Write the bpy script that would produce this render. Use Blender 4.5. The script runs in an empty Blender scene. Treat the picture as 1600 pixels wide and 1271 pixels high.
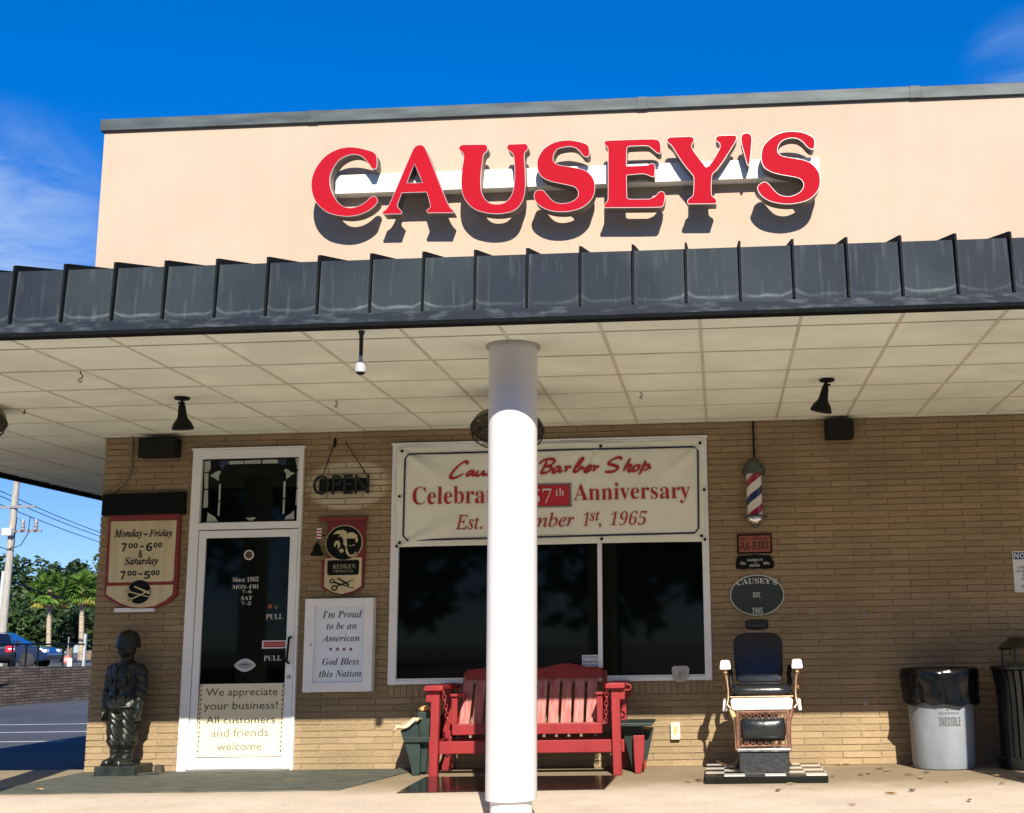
import bpy, bmesh, math, random
from mathutils import Vector, Matrix
R = random.Random(7)
SC = bpy.context.scene
COL = SC.collection

# ------------------------------------------------------------------ camera
F_PX, PITCH, ROLL, YAW = 1870.56, .1805, -.0166, -.054
CAM = Vector((.0824, -10.4126, 1.0309)); PPX, PPY = 219.36, 26.95
def axes():
    c, s = math.cos(YAW), math.sin(YAW)
    Rt = Vector((c, -s, 0)); F0 = Vector((s, c, 0)); Z = Vector((0, 0, 1))
    cp, sp = math.cos(PITCH), math.sin(PITCH)
    Fw = F0*cp + Z*sp; Up = -F0*sp + Z*cp
    cr, sr = math.cos(ROLL), math.sin(ROLL)
    return Rt*cr + Up*sr, -Rt*sr + Up*cr, Fw
AX, AY, AF = axes()
cam = bpy.data.cameras.new('camera'); co = bpy.data.objects.new('camera', cam); COL.objects.link(co)
M = Matrix.Identity(4)
for i in range(3):
    M[i][0], M[i][1], M[i][2], M[i][3] = AX[i], AY[i], -AF[i], CAM[i]
co.matrix_world = M
cam.sensor_width = 36; cam.lens = F_PX/1600*36
cam.shift_x = -PPX/1600; cam.shift_y = PPY/1600
cam.clip_end = 5000; cam.clip_start = .05
SC.camera = co
# where the survey sight lines of the photograph meet a wall plane / a floor plane (used once, to take real sizes)
def sight(px, py): return AX*((px-800-PPX)/F_PX) - AY*((py-635.5-PPY)/F_PX) + AF
def W(px, py, Y=0.):
    d = sight(px, py); p = CAM + d*((Y-CAM.y)/d.y); return p.x, p.z
def G(px, py, Z=0.):
    d = sight(px, py); p = CAM + d*((Z-CAM.z)/d.z); return p.x, p.y

# ------------------------------------------------------------------ light
SUN = Vector((.235, -1, .678)).normalized()
world = bpy.data.worlds.new('World'); SC.world = world; world.use_nodes = True
nt = world.node_tree; N = nt.nodes; L = nt.links
N.clear()
out = N.new('ShaderNodeOutputWorld'); bg = N.new('ShaderNodeBackground'); sky = N.new('ShaderNodeTexSky')
sky.sky_type = 'NISHITA'; sky.sun_disc = False
sky.sun_elevation = math.asin(SUN.z); sky.sun_rotation = math.atan2(SUN.x, SUN.y)
sky.air_density = 1.0; sky.dust_density = .1; sky.ozone_density = 4.5; sky.altitude = 50
gm_ = N.new('ShaderNodeGamma'); gm_.inputs[1].default_value = .68
h0 = N.new('ShaderNodeHueSaturation'); h0.inputs['Saturation'].default_value = 1.38; h0.inputs['Hue'].default_value = .505
hs = N.new('ShaderNodeHueSaturation'); hs.inputs['Saturation'].default_value = 1.02; hs.inputs['Hue'].default_value = .512; hs.inputs['Value'].default_value = 2.25
tint = N.new('ShaderNodeMix'); tint.data_type = 'RGBA'; tint.blend_type = 'MULTIPLY'; tint.inputs[0].default_value = 1; tint.inputs[7].default_value = (.62, .80, 1.16, 1)
tc = N.new('ShaderNodeTexCoord'); mp = N.new('ShaderNodeMapping'); mp.inputs['Scale'].default_value = (2.6, 2.6, 8)
mp.inputs['Rotation'].default_value = (.15, .35, .2)
nz = N.new('ShaderNodeTexNoise'); nz.inputs['Scale'].default_value = 2.3; nz.inputs['Detail'].default_value = 9
nz.inputs['Roughness'].default_value = .62; nz.inputs['Distortion'].default_value = .9
rp = N.new('ShaderNodeMapRange'); rp.inputs[1].default_value = .36; rp.inputs[2].default_value = .78; rp.interpolation_type = 'SMOOTHSTEP'
def cloud_bank(d, wide, amt):
    dp = N.new('ShaderNodeVectorMath'); dp.operation = 'DOT_PRODUCT'; dp.inputs[1].default_value = d; L.new(tc.outputs['Generated'], dp.inputs[0])
    q = N.new('ShaderNodeMapRange'); q.interpolation_type = 'SMOOTHSTEP'; q.inputs[1].default_value = math.cos(wide); q.inputs[2].default_value = 1; q.inputs[4].default_value = amt; L.new(dp.outputs['Value'], q.inputs[0]); return q.outputs[0]
mul = N.new('ShaderNodeMath'); mul.operation = 'MULTIPLY'
mixc = N.new('ShaderNodeMix'); mixc.data_type = 'RGBA'
L.new(tc.outputs['Generated'], mp.inputs[0]); L.new(mp.outputs[0], nz.inputs['Vector']); bank = None
for d_, wd_, am_ in (((-.515, .80, .30), .125, .75), ((-.68, .66, .30), .2, .6), ((.245, .87, .425), .075, .5), ((.7, .6, .4), .4, .8), ((-.9, -.1, .5), .5, .6)):
    o_ = cloud_bank(d_, wd_, am_)
    if bank is None: bank = o_
    else:
        ad_ = N.new('ShaderNodeMath'); ad_.operation = 'MAXIMUM'; L.new(bank, ad_.inputs[0]); L.new(o_, ad_.inputs[1]); bank = ad_.outputs[0]
L.new(nz.outputs[0], rp.inputs[0])
L.new(rp.outputs[0], mul.inputs[0]); L.new(bank, mul.inputs[1])
L.new(sky.outputs[0], h0.inputs['Color']); L.new(h0.outputs[0], gm_.inputs[0]); L.new(gm_.outputs[0], hs.inputs['Color']); L.new(hs.outputs[0], tint.inputs[6]); L.new(tint.outputs[2], mixc.inputs[6]); L.new(mul.outputs[0], mixc.inputs[0])
mixc.inputs[7].default_value = (7.0, 8.4, 9.2, 1)
L.new(mixc.outputs[2], bg.inputs[0]); bg.inputs[1].default_value = .062
L.new(bg.outputs[0], out.inputs[0])
sl = bpy.data.lights.new('sun', 'SUN'); so = bpy.data.objects.new('sun', sl); COL.objects.link(so)
sl.energy = 5.0; sl.angle = math.radians(.5); sl.color = (1, .92, .79)
so.rotation_euler = SUN.to_track_quat('Z', 'Y').to_euler(); so.location = SUN*60
SC.view_settings.view_transform = 'Standard'; SC.view_settings.look = 'None'
SC.view_settings.exposure = .75; SC.view_settings.gamma = 1

# ------------------------------------------------------------------ materials
MATS = {}
def mat(name, col, rough=.6, metal=0., var=.12, scale=6., bump=0., bscale=60., col2=None, spec=.5, stretch=None, coat=0., detail=5., thr=(.35, .65)):
    if name in MATS: return MATS[name]
    m = bpy.data.materials.new(name); m.use_nodes = True
    n = m.node_tree.nodes; l = m.node_tree.links; b = n['Principled BSDF']
    b.inputs['Roughness'].default_value = rough; b.inputs['Metallic'].default_value = metal
    b.inputs['Specular IOR Level'].default_value = spec; b.inputs['Coat Weight'].default_value = coat
    t = n.new('ShaderNodeTexCoord'); mpp = n.new('ShaderNodeMapping')
    if stretch: mpp.inputs['Scale'].default_value = stretch
    l.new(t.outputs['Object'], mpp.inputs[0])
    x = n.new('ShaderNodeTexNoise'); x.inputs['Scale'].default_value = scale; x.inputs['Detail'].default_value = detail
    l.new(mpp.outputs[0], x.inputs['Vector'])
    r = n.new('ShaderNodeValToRGB'); r.color_ramp.elements[0].position = thr[0]; r.color_ramp.elements[1].position = thr[1]
    c = col
    d = col2 if col2 else tuple(min(1, v*(1+var)) for v in c)
    a = c if col2 else tuple(v*(1-var) for v in c)
    r.color_ramp.elements[0].color = (*a, 1); r.color_ramp.elements[1].color = (*d, 1)
    l.new(x.outputs[0], r.inputs[0]); l.new(r.outputs[0], b.inputs['Base Color'])
    if bump:
        y = n.new('ShaderNodeTexNoise'); y.inputs['Scale'].default_value = bscale; y.inputs['Detail'].default_value = 6
        l.new(mpp.outputs[0], y.inputs['Vector'])
        bp = n.new('ShaderNodeBump'); bp.inputs['Strength'].default_value = bump; bp.inputs['Distance'].default_value = .01
        l.new(y.outputs[0], bp.inputs['Height']); l.new(bp.outputs[0], b.inputs['Normal'])
    MATS[name] = m; return m
def nodes(m):
    return m.node_tree.nodes, m.node_tree.links, m.node_tree.nodes['Principled BSDF']

def brick_material(name, colors, patch=True):
    m = bpy.data.materials.new(name); m.use_nodes = True; n, l, b = nodes(m)
    g = n.new('ShaderNodeNewGeometry'); r = n.new('ShaderNodeValToRGB')
    e = r.color_ramp.elements
    for i, c in enumerate(colors):
        p = i/(len(colors)-1)
        if i == 0: e[0].position = 0; q = e[0]
        elif i == len(colors)-1: e[1].position = 1; q = e[-1]
        else: q = e.new(p)
        q.color = (*c, 1)
    l.new(g.outputs['Random Per Island'], r.inputs[0])
    t = n.new('ShaderNodeTexCoord')
    x = n.new('ShaderNodeTexNoise'); x.inputs['Scale'].default_value = 1.3; x.inputs['Detail'].default_value = 6; l.new(t.outputs['Object'], x.inputs['Vector'])
    mr = n.new('ShaderNodeMapRange'); mr.inputs[1].default_value = .3; mr.inputs[2].default_value = .7; mr.inputs[3].default_value = .80; mr.inputs[4].default_value = 1.12
    l.new(x.outputs[0], mr.inputs[0])
    mx = n.new('ShaderNodeMix'); mx.data_type = 'RGBA'; mx.blend_type = 'MULTIPLY'; mx.inputs[0].default_value = 1
    l.new(r.outputs[0], mx.inputs[6]); l.new(mr.outputs[0], mx.inputs[7])
    f = n.new('ShaderNodeTexNoise'); f.inputs['Scale'].default_value = 70; f.inputs['Detail'].default_value = 4
    mpf = n.new('ShaderNodeMapping'); mpf.inputs['Scale'].default_value = (.35, 1, 1.6)
    l.new(t.outputs['Object'], mpf.inputs[0]); l.new(mpf.outputs[0], f.inputs['Vector'])
    mf = n.new('ShaderNodeMapRange'); mf.inputs[1].default_value = .3; mf.inputs[2].default_value = .7; mf.inputs[3].default_value = .86; mf.inputs[4].default_value = 1.1
    l.new(f.outputs[0], mf.inputs[0])
    mx2 = n.new('ShaderNodeMix'); mx2.data_type = 'RGBA'; mx2.blend_type = 'MULTIPLY'; mx2.inputs[0].default_value = 1
    l.new(mx.outputs[2], mx2.inputs[6]); l.new(mf.outputs[0], mx2.inputs[7])
    last = mx2.outputs[2]
    if patch:                                           # bricks scrubbed paler in an oval behind the neon sign
        sub = n.new('ShaderNodeVectorMath'); sub.operation = 'SUBTRACT'; sub.inputs[1].default_value = (-3.19, 0, 2.455)
        scl = n.new('ShaderNodeVectorMath'); scl.operation = 'MULTIPLY'; scl.inputs[1].default_value = (1/.37, 0, 1/.22)
        ln = n.new('ShaderNodeVectorMath'); ln.operation = 'LENGTH'
        l.new(t.outputs['Object'], sub.inputs[0]); l.new(sub.outputs[0], scl.inputs[0]); l.new(scl.outputs[0], ln.inputs[0])
        ad = n.new('ShaderNodeMath'); ad.operation = 'MULTIPLY_ADD'; ad.inputs[1].default_value = .35
        l.new(x.outputs[0], ad.inputs[0]); l.new(ln.outputs['Value'], ad.inputs[2])
        ms = n.new('ShaderNodeMapRange'); ms.inputs[1].default_value = 1.05; ms.inputs[2].default_value = 1.25; ms.inputs[3].default_value = .62; ms.inputs[4].default_value = 0
        l.new(ad.outputs[0], ms.inputs[0])
        mp_ = n.new('ShaderNodeMix'); mp_.data_type = 'RGBA'; mp_.inputs[7].default_value = (.66, .60, .42, 1)
        l.new(ms.outputs[0], mp_.inputs[0]); l.new(last, mp_.inputs[6]); last = mp_.outputs[2]
    l.new(last, b.inputs['Base Color']); b.inputs['Roughness'].default_value = .85; b.inputs['Specular IOR Level'].default_value = .3
    bp = n.new('ShaderNodeBump'); bp.inputs['Strength'].default_value = .5; bp.inputs['Distance'].default_value = .006
    l.new(f.outputs[0], bp.inputs['Height']); l.new(bp.outputs[0], b.inputs['Normal'])
    MATS[name] = m; return m

BRICK = brick_material('tan_brick', [(.285, .208, .115), (.345, .25, .144), (.31, .222, .127), (.37, .272, .158), (.25, .18, .098), (.33, .24, .138)])
MORTAR = mat('mortar', (.26, .19, .115), .95, var=.2, scale=9, bump=.4)
STUCCO = mat('cream_stucco', (.46, .36, .275), .9, var=.035, scale=1.3, bump=.25, bscale=220, spec=.2)
n, l, b = nodes(STUCCO)
_t = n.new('ShaderNodeTexCoord'); _m = n.new('ShaderNodeMapping'); _m.inputs['Scale'].default_value = (5, 5, .35); _x = n.new('ShaderNodeTexNoise'); _x.inputs['Scale'].default_value = 1; _x.inputs['Detail'].default_value = 7; _x.inputs['Roughness'].default_value = .7
_r = n.new('ShaderNodeMapRange'); _r.inputs[1].default_value = .3; _r.inputs[2].default_value = .75; _r.inputs[3].default_value = 1.02; _r.inputs[4].default_value = .94
_k = n.new('ShaderNodeMix'); _k.data_type = 'RGBA'; _k.blend_type = 'MULTIPLY'; _k.inputs[0].default_value = 1; _c = b.inputs['Base Color'].links[0].from_socket
l.new(_t.outputs['Object'], _m.inputs[0]); l.new(_m.outputs[0], _x.inputs['Vector']); l.new(_x.outputs[0], _r.inputs[0]); l.new(_c, _k.inputs[6]); l.new(_r.outputs[0], _k.inputs[7]); l.new(_k.outputs[2], b.inputs['Base Color'])
CAPM = mat('dark_cap_metal', (.030, .042, .046), .6, .1, col2=(.075, .10, .105), scale=3.5, stretch=(.6, 1, 3), bump=.1, bscale=8)
TILE = mat('ceiling_tile', (.87, .91, .77), .9, var=.07, scale=2.2, bump=.25, bscale=150, spec=.2)
TBAR = mat('ceiling_bar', (.62, .60, .48), .6, var=.1)
WHITE = mat('white_metal', (.80, .81, .80), .42, var=.03, scale=4)
COLW = mat('column_paint', (.70, .685, .69), .42, var=.03, scale=2.5, detail=9, bump=.05, bscale=6, coat=.1)
REDP = mat('red_paint', (.235, .010, .012), .5, var=.12, scale=9, bump=.12, bscale=30, stretch=(1, 1, .25), coat=.1)
REDW = mat('faded_red_wood', (.34, .07, .065), .75, scale=14, col2=(.46, .20, .175), stretch=(2.5, 1, .16), bump=.35, bscale=50)
SIGNRED = mat('sign_red', (.35, .003, .014), .8, var=.04, scale=2, spec=.15)
TRIM = mat('silver_trim', (.50, .44, .42), .35, .25, var=.05)
RETURN = mat('letter_side', (.12, .10, .085), .5, var=.08)
RACE = mat('raceway_white', (.80, .78, .70), .5, var=.03, scale=2)
BLACK = mat('black_metal', (.005, .006, .005), .5, var=.2, spec=.2)
BLKP = mat('black_paint', (.004, .006, .005), .55, var=.2, spec=.15)
GLASS = mat('dark_glass', (.002, .004, .003), .04, var=.1, spec=.14)
GREEN = mat('dark_green_paint', (.011, .026, .023), .5, var=.25, scale=8, bump=.15, bscale=40)
CREAM = mat('cream_board', (.58, .49, .29), .7, var=.12, scale=3.5, stretch=(3, 1, .4), spec=.3)
MAROON = mat('maroon_paint', (.20, .022, .018), .6, var=.12)
BANNER = mat('banner_vinyl', (.83, .84, .72), .5, var=.03, scale=2, spec=.35)
NAVY = mat('navy_ink', (.012, .018, .06), .6, var=.05)
INKRED = mat('red_ink', (.40, .020, .028), .6, var=.05)
INK = mat('black_ink', (.010, .010, .010), .6, var=.05)
PALE = mat('pale_lettering', (.62, .62, .58), .6, var=.03)
WPAPER = mat('white_paper', (.72, .73, .74), .7, var=.02)
CPAPER = mat('cream_paper', (.76, .68, .46), .7, var=.03)
LEATHER = mat('black_leather', (.008, .009, .014), .32, var=.2, bump=.12, bscale=25, spec=.45)
PORC = mat('porcelain', (.82, .80, .79), .2, var=.03, coat=.3)
BRASS = mat('worn_brass', (.42, .27, .16), .38, .8, var=.2, scale=20)
COPPER = mat('cast_copper', (.17, .08, .05), .5, .45, var=.35, scale=25)
STEEL = mat('grey_steel', (.35, .36, .36), .4, .7, var=.15)
CHROME = mat('chrome', (.7, .7, .7), .15, 1., var=.05)
BRONZE = mat('dark_bronze', (.018, .020, .018), .34, .6, scale=12, col2=(.040, .042, .037), spec=.5)
LINER = mat('bin_bag', (.003, .003, .003), .17, var=.1, spec=.4)
BIN = mat('grey_plastic', (.165, .19, .215), .5, scale=5, col2=(.235, .26, .285), stretch=(1, 1, .5), detail=9, bump=.08, bscale=12)
BARK = mat('bark', (.16, .12, .085), .9, var=.3, scale=9, bump=.6, bscale=20)
RUBBER = mat('rubber', (.012, .012, .012), .75, var=.2)

# ------------------------------------------------------------------ mesh building
class MB:
    def __init__(s): s.bm = bmesh.new(); s.mi = 0
    def face(s, vs):
        try:
            f = s.bm.faces.new(vs); f.material_index = s.mi; return f
        except ValueError: return None
    def v(s, p): return s.bm.verts.new(p)
    def hexa(s, p):
        v = [s.v(q) for q in p]
        for f in ((0, 3, 2, 1), (4, 5, 6, 7), (0, 1, 5, 4), (1, 2, 6, 5), (2, 3, 7, 6), (3, 0, 4, 7)): s.face([v[i] for i in f])
        return s
    def box(s, x0, x1, y0, y1, z0, z1):
        return s.hexa([(x0, y0, z0), (x1, y0, z0), (x1, y1, z0), (x0, y1, z0), (x0, y0, z1), (x1, y0, z1), (x1, y1, z1), (x0, y1, z1)])
    def beam(s, a, b, w, d, up=(0, 1, 0)):              # bar from a to b, w across, d along 'up'
        a, b = Vector(a), Vector(b); t = (b-a).normalized(); u = Vector(up); sd = t.cross(u).normalized()*w/2; u = sd.cross(t).normalized()*d/2
        return s.hexa([a-sd-u, a+sd-u, a+sd+u, a-sd+u, b-sd-u, b+sd-u, b+sd+u, b-sd+u])
    def prism(s, pts, y0, y1):                           # polygon in x,z extruded y0 (front) .. y1
        a = [s.v((x, y0, z)) for x, z in pts]; b = [s.v((x, y1, z)) for x, z in pts]; n = len(pts)
        ar = sum(pts[i][0]*pts[(i+1) % n][1]-pts[(i+1) % n][0]*pts[i][1] for i in range(n))
        if ar < 0: a.reverse(); b.reverse()
        s.face(a); s.face(b[::-1])
        for i in range(n): s.face([a[(i+1) % n], a[i], b[i], b[(i+1) % n]])
        return s
    def prism_x(s, pts, x0, x1):                         # polygon in y,z extruded along x
        a = [s.v((x0, y, z)) for y, z in pts]; b = [s.v((x1, y, z)) for y, z in pts]; n = len(pts)
        ar = sum(pts[i][0]*pts[(i+1) % n][1]-pts[(i+1) % n][0]*pts[i][1] for i in range(n))
        if ar > 0: a.reverse(); b.reverse()
        s.face(a); s.face(b[::-1])
        for i in range(n): s.face([a[(i+1) % n], a[i], b[i], b[(i+1) % n]])
        return s
    def ring(s, c, u, w, r, n, r2=None): return [s.v(c+u*math.cos(2*math.pi*i/n)*r+w*math.sin(2*math.pi*i/n)*(r2 or r)) for i in range(n)]
    def bridge(s, A, B):
        n = len(A)
        for i in range(n): s.face([A[i], A[(i+1) % n], B[(i+1) % n], B[i]])
    def tube(s, pts, r, n=8, closed=False):
        P = [Vector(p) for p in pts]; rs = r if isinstance(r, (list, tuple)) else [r]*len(P); rings = []
        ref = Vector((0, 0, 1))
        prev = None
        for i, p in enumerate(P):
            t = ((P[(i+1) % len(P)] if closed or i < len(P)-1 else p)-(P[i-1] if closed or i > 0 else p)).normalized()
            u = prev - t*prev.dot(t) if prev else (ref if abs(t.z) < .9 else Vector((1, 0, 0))).cross(t)
            u.normalize(); prev = u; rings.append(s.ring(p, u, t.cross(u), rs[i], n))
        for i in range(len(rings)-1): s.bridge(rings[i], rings[i+1])
        if closed: s.bridge(rings[-1], rings[0])
        else: s.face(rings[0][::-1]); s.face(rings[-1])
        return s
    def lathe(s, prof, c=(0, 0, 0), n=24, ry=1.):
        c = Vector(c); rings = []
        for r, z in prof:
            rings.append(s.ring(c+Vector((0, 0, z)), Vector((1, 0, 0)), Vector((0, ry, 0)), max(r, 1e-4), n))
        for a, b in zip(rings, rings[1:]): s.bridge(a, b)
        s.face(rings[0][::-1]); s.face(rings[-1]); return s
    def ell(s, c, r, n=14, m=9):
        c = Vector(c); rings = []
        for j in range(1, m):
            a = math.pi*j/m-math.pi/2; k = math.cos(a)
            rings.append([s.v((c.x+r[0]*k*math.cos(2*math.pi*i/n), c.y+r[1]*k*math.sin(2*math.pi*i/n), c.z+r[2]*math.sin(a))) for i in range(n)])
        for a, b in zip(rings, rings[1:]): s.bridge(a, b)
        s.face(rings[0][::-1]); s.face(rings[-1]); return s
    def loft(s, secs, n=16):                             # secs: (cx,cy,cz,rx,ry)
        rings = [s.ring(Vector(q[:3]), Vector((1, 0, 0)), Vector((0, 1, 0)), q[3], n, q[4]) for q in secs]
        for a, b in zip(rings, rings[1:]): s.bridge(a, b)
        s.face(rings[0][::-1]); s.face(rings[-1]); return s
    def disc(s, cx, cz, rx, rz, y0, y1, n=32): return s.prism([(cx+rx*math.cos(2*math.pi*i/n), cz+rz*math.sin(2*math.pi*i/n)) for i in range(n)], y0, y1)
    def annulus(s, cx, cz, rx, rz, t, y0, y1, n=36):
        for i in range(n):
            a, b = 2*math.pi*i/n, 2*math.pi*(i+1)/n
            q = lambda an, k: (cx+(rx-k)*math.cos(an), cz+(rz-k)*math.sin(an))
            s.prism([q(a, 0), q(b, 0), q(b, t), q(a, t)], y0, y1)
        return s
def origin(o):
    p = Vector((0, 0, 0))
    while o: p = p+o.location; o = o.parent
    return p
def part(name, mb, mats, parent=None, bevel=0., smooth=0., label=None, kind=None, seg=2, loc=None):
    me = bpy.data.meshes.new(name); bm = mb.bm if isinstance(mb, MB) else mb
    off = origin(parent) if parent else (Vector(loc) if loc else Vector((0, 0, 0)))
    if off.length: bmesh.ops.translate(bm, verts=bm.verts, vec=-off)
    bm.to_mesh(me); bm.free()
    o = bpy.data.objects.new(name, me); COL.objects.link(o)
    for m in (mats if isinstance(mats, (list, tuple)) else [mats]): me.materials.append(m)
    if parent: o.parent = parent
    elif loc: o.location = loc
    if smooth:
        me.polygons.foreach_set('use_smooth', [True]*len(me.polygons)); me.set_sharp_from_angle(angle=math.radians(smooth))
    if bevel:
        b = o.modifiers.new('bevel', 'BEVEL'); b.width = bevel; b.segments = seg; b.limit_method = 'ANGLE'; b.angle_limit = math.radians(40)
    if label: o['label'] = label
    if kind: o['kind'] = kind
    return o
def tag(o, label, cat, group=None):
    o['label'] = label; o['category'] = cat
    if group: o['group'] = group
    return o
def thing(name, label, cat, loc=(0, 0, 0), group=None):
    o = bpy.data.objects.new(name, None); o.empty_display_size = .1; COL.objects.link(o); o.location = loc
    return tag(o, label, cat, group)
def copy_tree(o, parent=None):
    c = o.copy(); COL.objects.link(c)
    if parent: c.parent = parent
    for ch in list(o.children): copy_tree(ch, c)
    return c

# lettering: style picks a letterform family inside the built-in font set
def style(s, k):
    base = dict(B=(0x1D400, 0x1D41A, 0x1D7CE), I=(0x1D434, 0x1D44E, 0), BI=(0x1D468, 0x1D482, 0x1D7CE), S=(0x1D4D0, 0x1D4EA, 0x1D7CE), H=(0x1D5D4, 0x1D5EE, 0x1D7EC)).get(k)
    if not base: return s
    o = ''
    for ch in s:
        if 'A' <= ch <= 'Z': o += chr(base[0]+ord(ch)-65)
        elif 'a' <= ch <= 'z': o += '\u210e' if k == 'I' and ch == 'h' else chr(base[1]+ord(ch)-97)
        elif ch.isdigit() and base[2]: o += chr(base[2]+ord(ch)-48)
        else: o += ch
    return o
TMP = bpy.data.scenes.new('lettering_workshop')
def text_bm(s, k='R', thin=0., shear=0., ext=0., space=1.):
    cu = bpy.data.curves.new('lettering', 'FONT'); cu.body = style(s, k); cu.resolution_u = 3; cu.offset = thin; cu.shear = shear; cu.extrude = ext
    cu.space_character = space
    o = bpy.data.objects.new('lettering', cu); TMP.collection.objects.link(o)
    TMP.view_layers[0].update()
    me = bpy.data.meshes.new_from_object(o.evaluated_get(TMP.view_layers[0].depsgraph))
    bpy.data.objects.remove(o); bpy.data.curves.remove(cu)
    bm = bmesh.new(); bm.from_mesh(me); bpy.data.meshes.remove(me); return bm
def fit_text(s, k, X0, X1, Z0, Z1, Y, **kw):
    bm = text_bm(s, k, **kw)
    xs = [v.co.x for v in bm.verts]; ys = [v.co.y for v in bm.verts]; a, b, c, d = min(xs), max(xs), min(ys), max(ys)
    for v in bm.verts:
        v.co = ((v.co.x-a)/(b-a)*(X1-X0)+X0, Y-v.co.z*.02, (v.co.y-c)/max(d-c, 1e-6)*(Z1-Z0)+Z0)
    return bm
def T(s, k, xl, xr, yt, yb, Y, m, parent, name='lettering', **kw):
    X0 = W(xl, (yt+yb)/2, Y)[0]; X1 = W(xr, (yt+yb)/2, Y)[0]; xm = (xl+xr)/2
    return part(name, fit_text(s, k, X0, X1, W(xm, yb, Y)[1], W(xm, yt, Y)[1], Y, **kw), m, parent)
def pxpoly(pts, Y, ox=0, oy=0, sc=1): return [W(ox+x/sc, oy+y/sc, Y) for x, y in pts]
def smooth_loop(P, corners=(), k=4):
    n = len(P); o = []
    for i in range(n):
        p0, p1, p2, p3 = [Vector(P[(i+j-1) % n]) for j in range(4)]
        t1 = Vector((0, 0)) if i in corners else (p2-p0)*.5
        t2 = Vector((0, 0)) if (i+1) % n in corners else (p3-p1)*.5
        L_ = (p2-p1).length
        for t in (t1, t2):
            if t.length > L_*1.1: t *= L_*1.1/t.length
        for j in range(k):
            u = j/k; a = 2*u**3-3*u*u+1; b = u**3-2*u*u+u; c = -2*u**3+3*u*u; d = u**3-u*u
            q = p1*a+t1*b+p2*c+t2*d; o.append((q.x, q.y))
    return o
def inset(P, d):
    n = len(P); ar = sum(P[i][0]*P[(i+1) % n][1]-P[(i+1) % n][0]*P[i][1] for i in range(n)); sg = 1 if ar > 0 else -1; o = []
    for i in range(n):
        a, b, c = Vector(P[i-1]), Vector(P[i]), Vector(P[(i+1) % n]); t = (c-a)
        t = t.normalized() if t.length > 1e-9 else Vector((1, 0)); o.append((b.x-t.y*d*sg, b.y+t.x*d*sg))
    return o

# ------------------------------------------------------------------ ground
def sheet(name, pts, z, m, kind='structure'):
    mb = MB(); mb.face([mb.v((x, y, z)) for x, y in pts]); return part(name, mb, m, kind=kind)
ASPH = mat('asphalt', (.048, .051, .062), .8, scale=.45, col2=(.072, .076, .09), bump=.5, bscale=160, spec=.35)
sheet('ground', [(-1500, -1500), (1500, -1500), (1500, 1500), (-1500, 1500)], -.13, ASPH)
CONC = bpy.data.materials.new('worn_concrete'); CONC.use_nodes = True
n, l, b = nodes(CONC)
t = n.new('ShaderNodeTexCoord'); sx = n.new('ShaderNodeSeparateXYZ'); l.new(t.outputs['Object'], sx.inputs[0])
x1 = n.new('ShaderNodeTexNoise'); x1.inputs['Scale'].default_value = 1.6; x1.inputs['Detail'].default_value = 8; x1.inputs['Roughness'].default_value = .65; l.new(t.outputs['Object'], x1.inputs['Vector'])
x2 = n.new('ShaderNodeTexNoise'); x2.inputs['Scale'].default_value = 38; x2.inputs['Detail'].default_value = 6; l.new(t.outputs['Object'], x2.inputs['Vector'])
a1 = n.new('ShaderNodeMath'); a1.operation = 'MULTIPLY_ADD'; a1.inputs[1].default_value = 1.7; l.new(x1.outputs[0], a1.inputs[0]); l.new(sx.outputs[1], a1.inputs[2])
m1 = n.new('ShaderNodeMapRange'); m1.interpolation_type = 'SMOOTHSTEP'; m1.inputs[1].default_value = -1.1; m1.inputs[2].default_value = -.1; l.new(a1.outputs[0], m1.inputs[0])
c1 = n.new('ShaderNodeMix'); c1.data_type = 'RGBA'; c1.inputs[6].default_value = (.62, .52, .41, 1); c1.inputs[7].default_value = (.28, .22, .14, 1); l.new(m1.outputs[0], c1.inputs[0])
m2 = n.new('ShaderNodeMapRange'); m2.inputs[1].default_value = .25; m2.inputs[2].default_value = .75; m2.inputs[3].default_value = .80; m2.inputs[4].default_value = 1.16; l.new(x1.outputs[0], m2.inputs[0])
m3 = n.new('ShaderNodeMapRange'); m3.inputs[1].default_value = .3; m3.inputs[2].default_value = .7; m3.inputs[3].default_value = .86; m3.inputs[4].default_value = 1.08; l.new(x2.outputs[0], m3.inputs[0])
mm = n.new('ShaderNodeMath'); mm.operation = 'MULTIPLY'; l.new(m2.outputs[0], mm.inputs[0]); l.new(m3.outputs[0], mm.inputs[1])
c2 = n.new('ShaderNodeMix'); c2.data_type = 'RGBA'; c2.blend_type = 'MULTIPLY'; c2.inputs[0].default_value = 1; l.new(c1.outputs[2], c2.inputs[6]); l.new(mm.outputs[0], c2.inputs[7])
x3 = n.new('ShaderNodeTexNoise'); x3.inputs['Scale'].default_value = 11; x3.inputs['Detail'].default_value = 3; l.new(t.outputs['Object'], x3.inputs['Vector'])
m4 = n.new('ShaderNodeMapRange'); m4.inputs[1].default_value = .68; m4.inputs[2].default_value = .74; m4.inputs[3].default_value = 1; m4.inputs[4].default_value = .62; l.new(x3.outputs[0], m4.inputs[0])
c3 = n.new('ShaderNodeMix'); c3.data_type = 'RGBA'; c3.blend_type = 'MULTIPLY'; c3.inputs[0].default_value = 1; l.new(c2.outputs[2], c3.inputs[6]); l.new(m4.outputs[0], c3.inputs[7])
l.new(c3.outputs[2], b.inputs['Base Color']); b.inputs['Roughness'].default_value = .9; b.inputs['Specular IOR Level'].default_value = .25
bp = n.new('ShaderNodeBump'); bp.inputs['Strength'].default_value = .35; bp.inputs['Distance'].default_value = .006; l.new(x2.outputs[0], bp.inputs['Height']); l.new(bp.outputs[0], b.inputs['Normal'])
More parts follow.
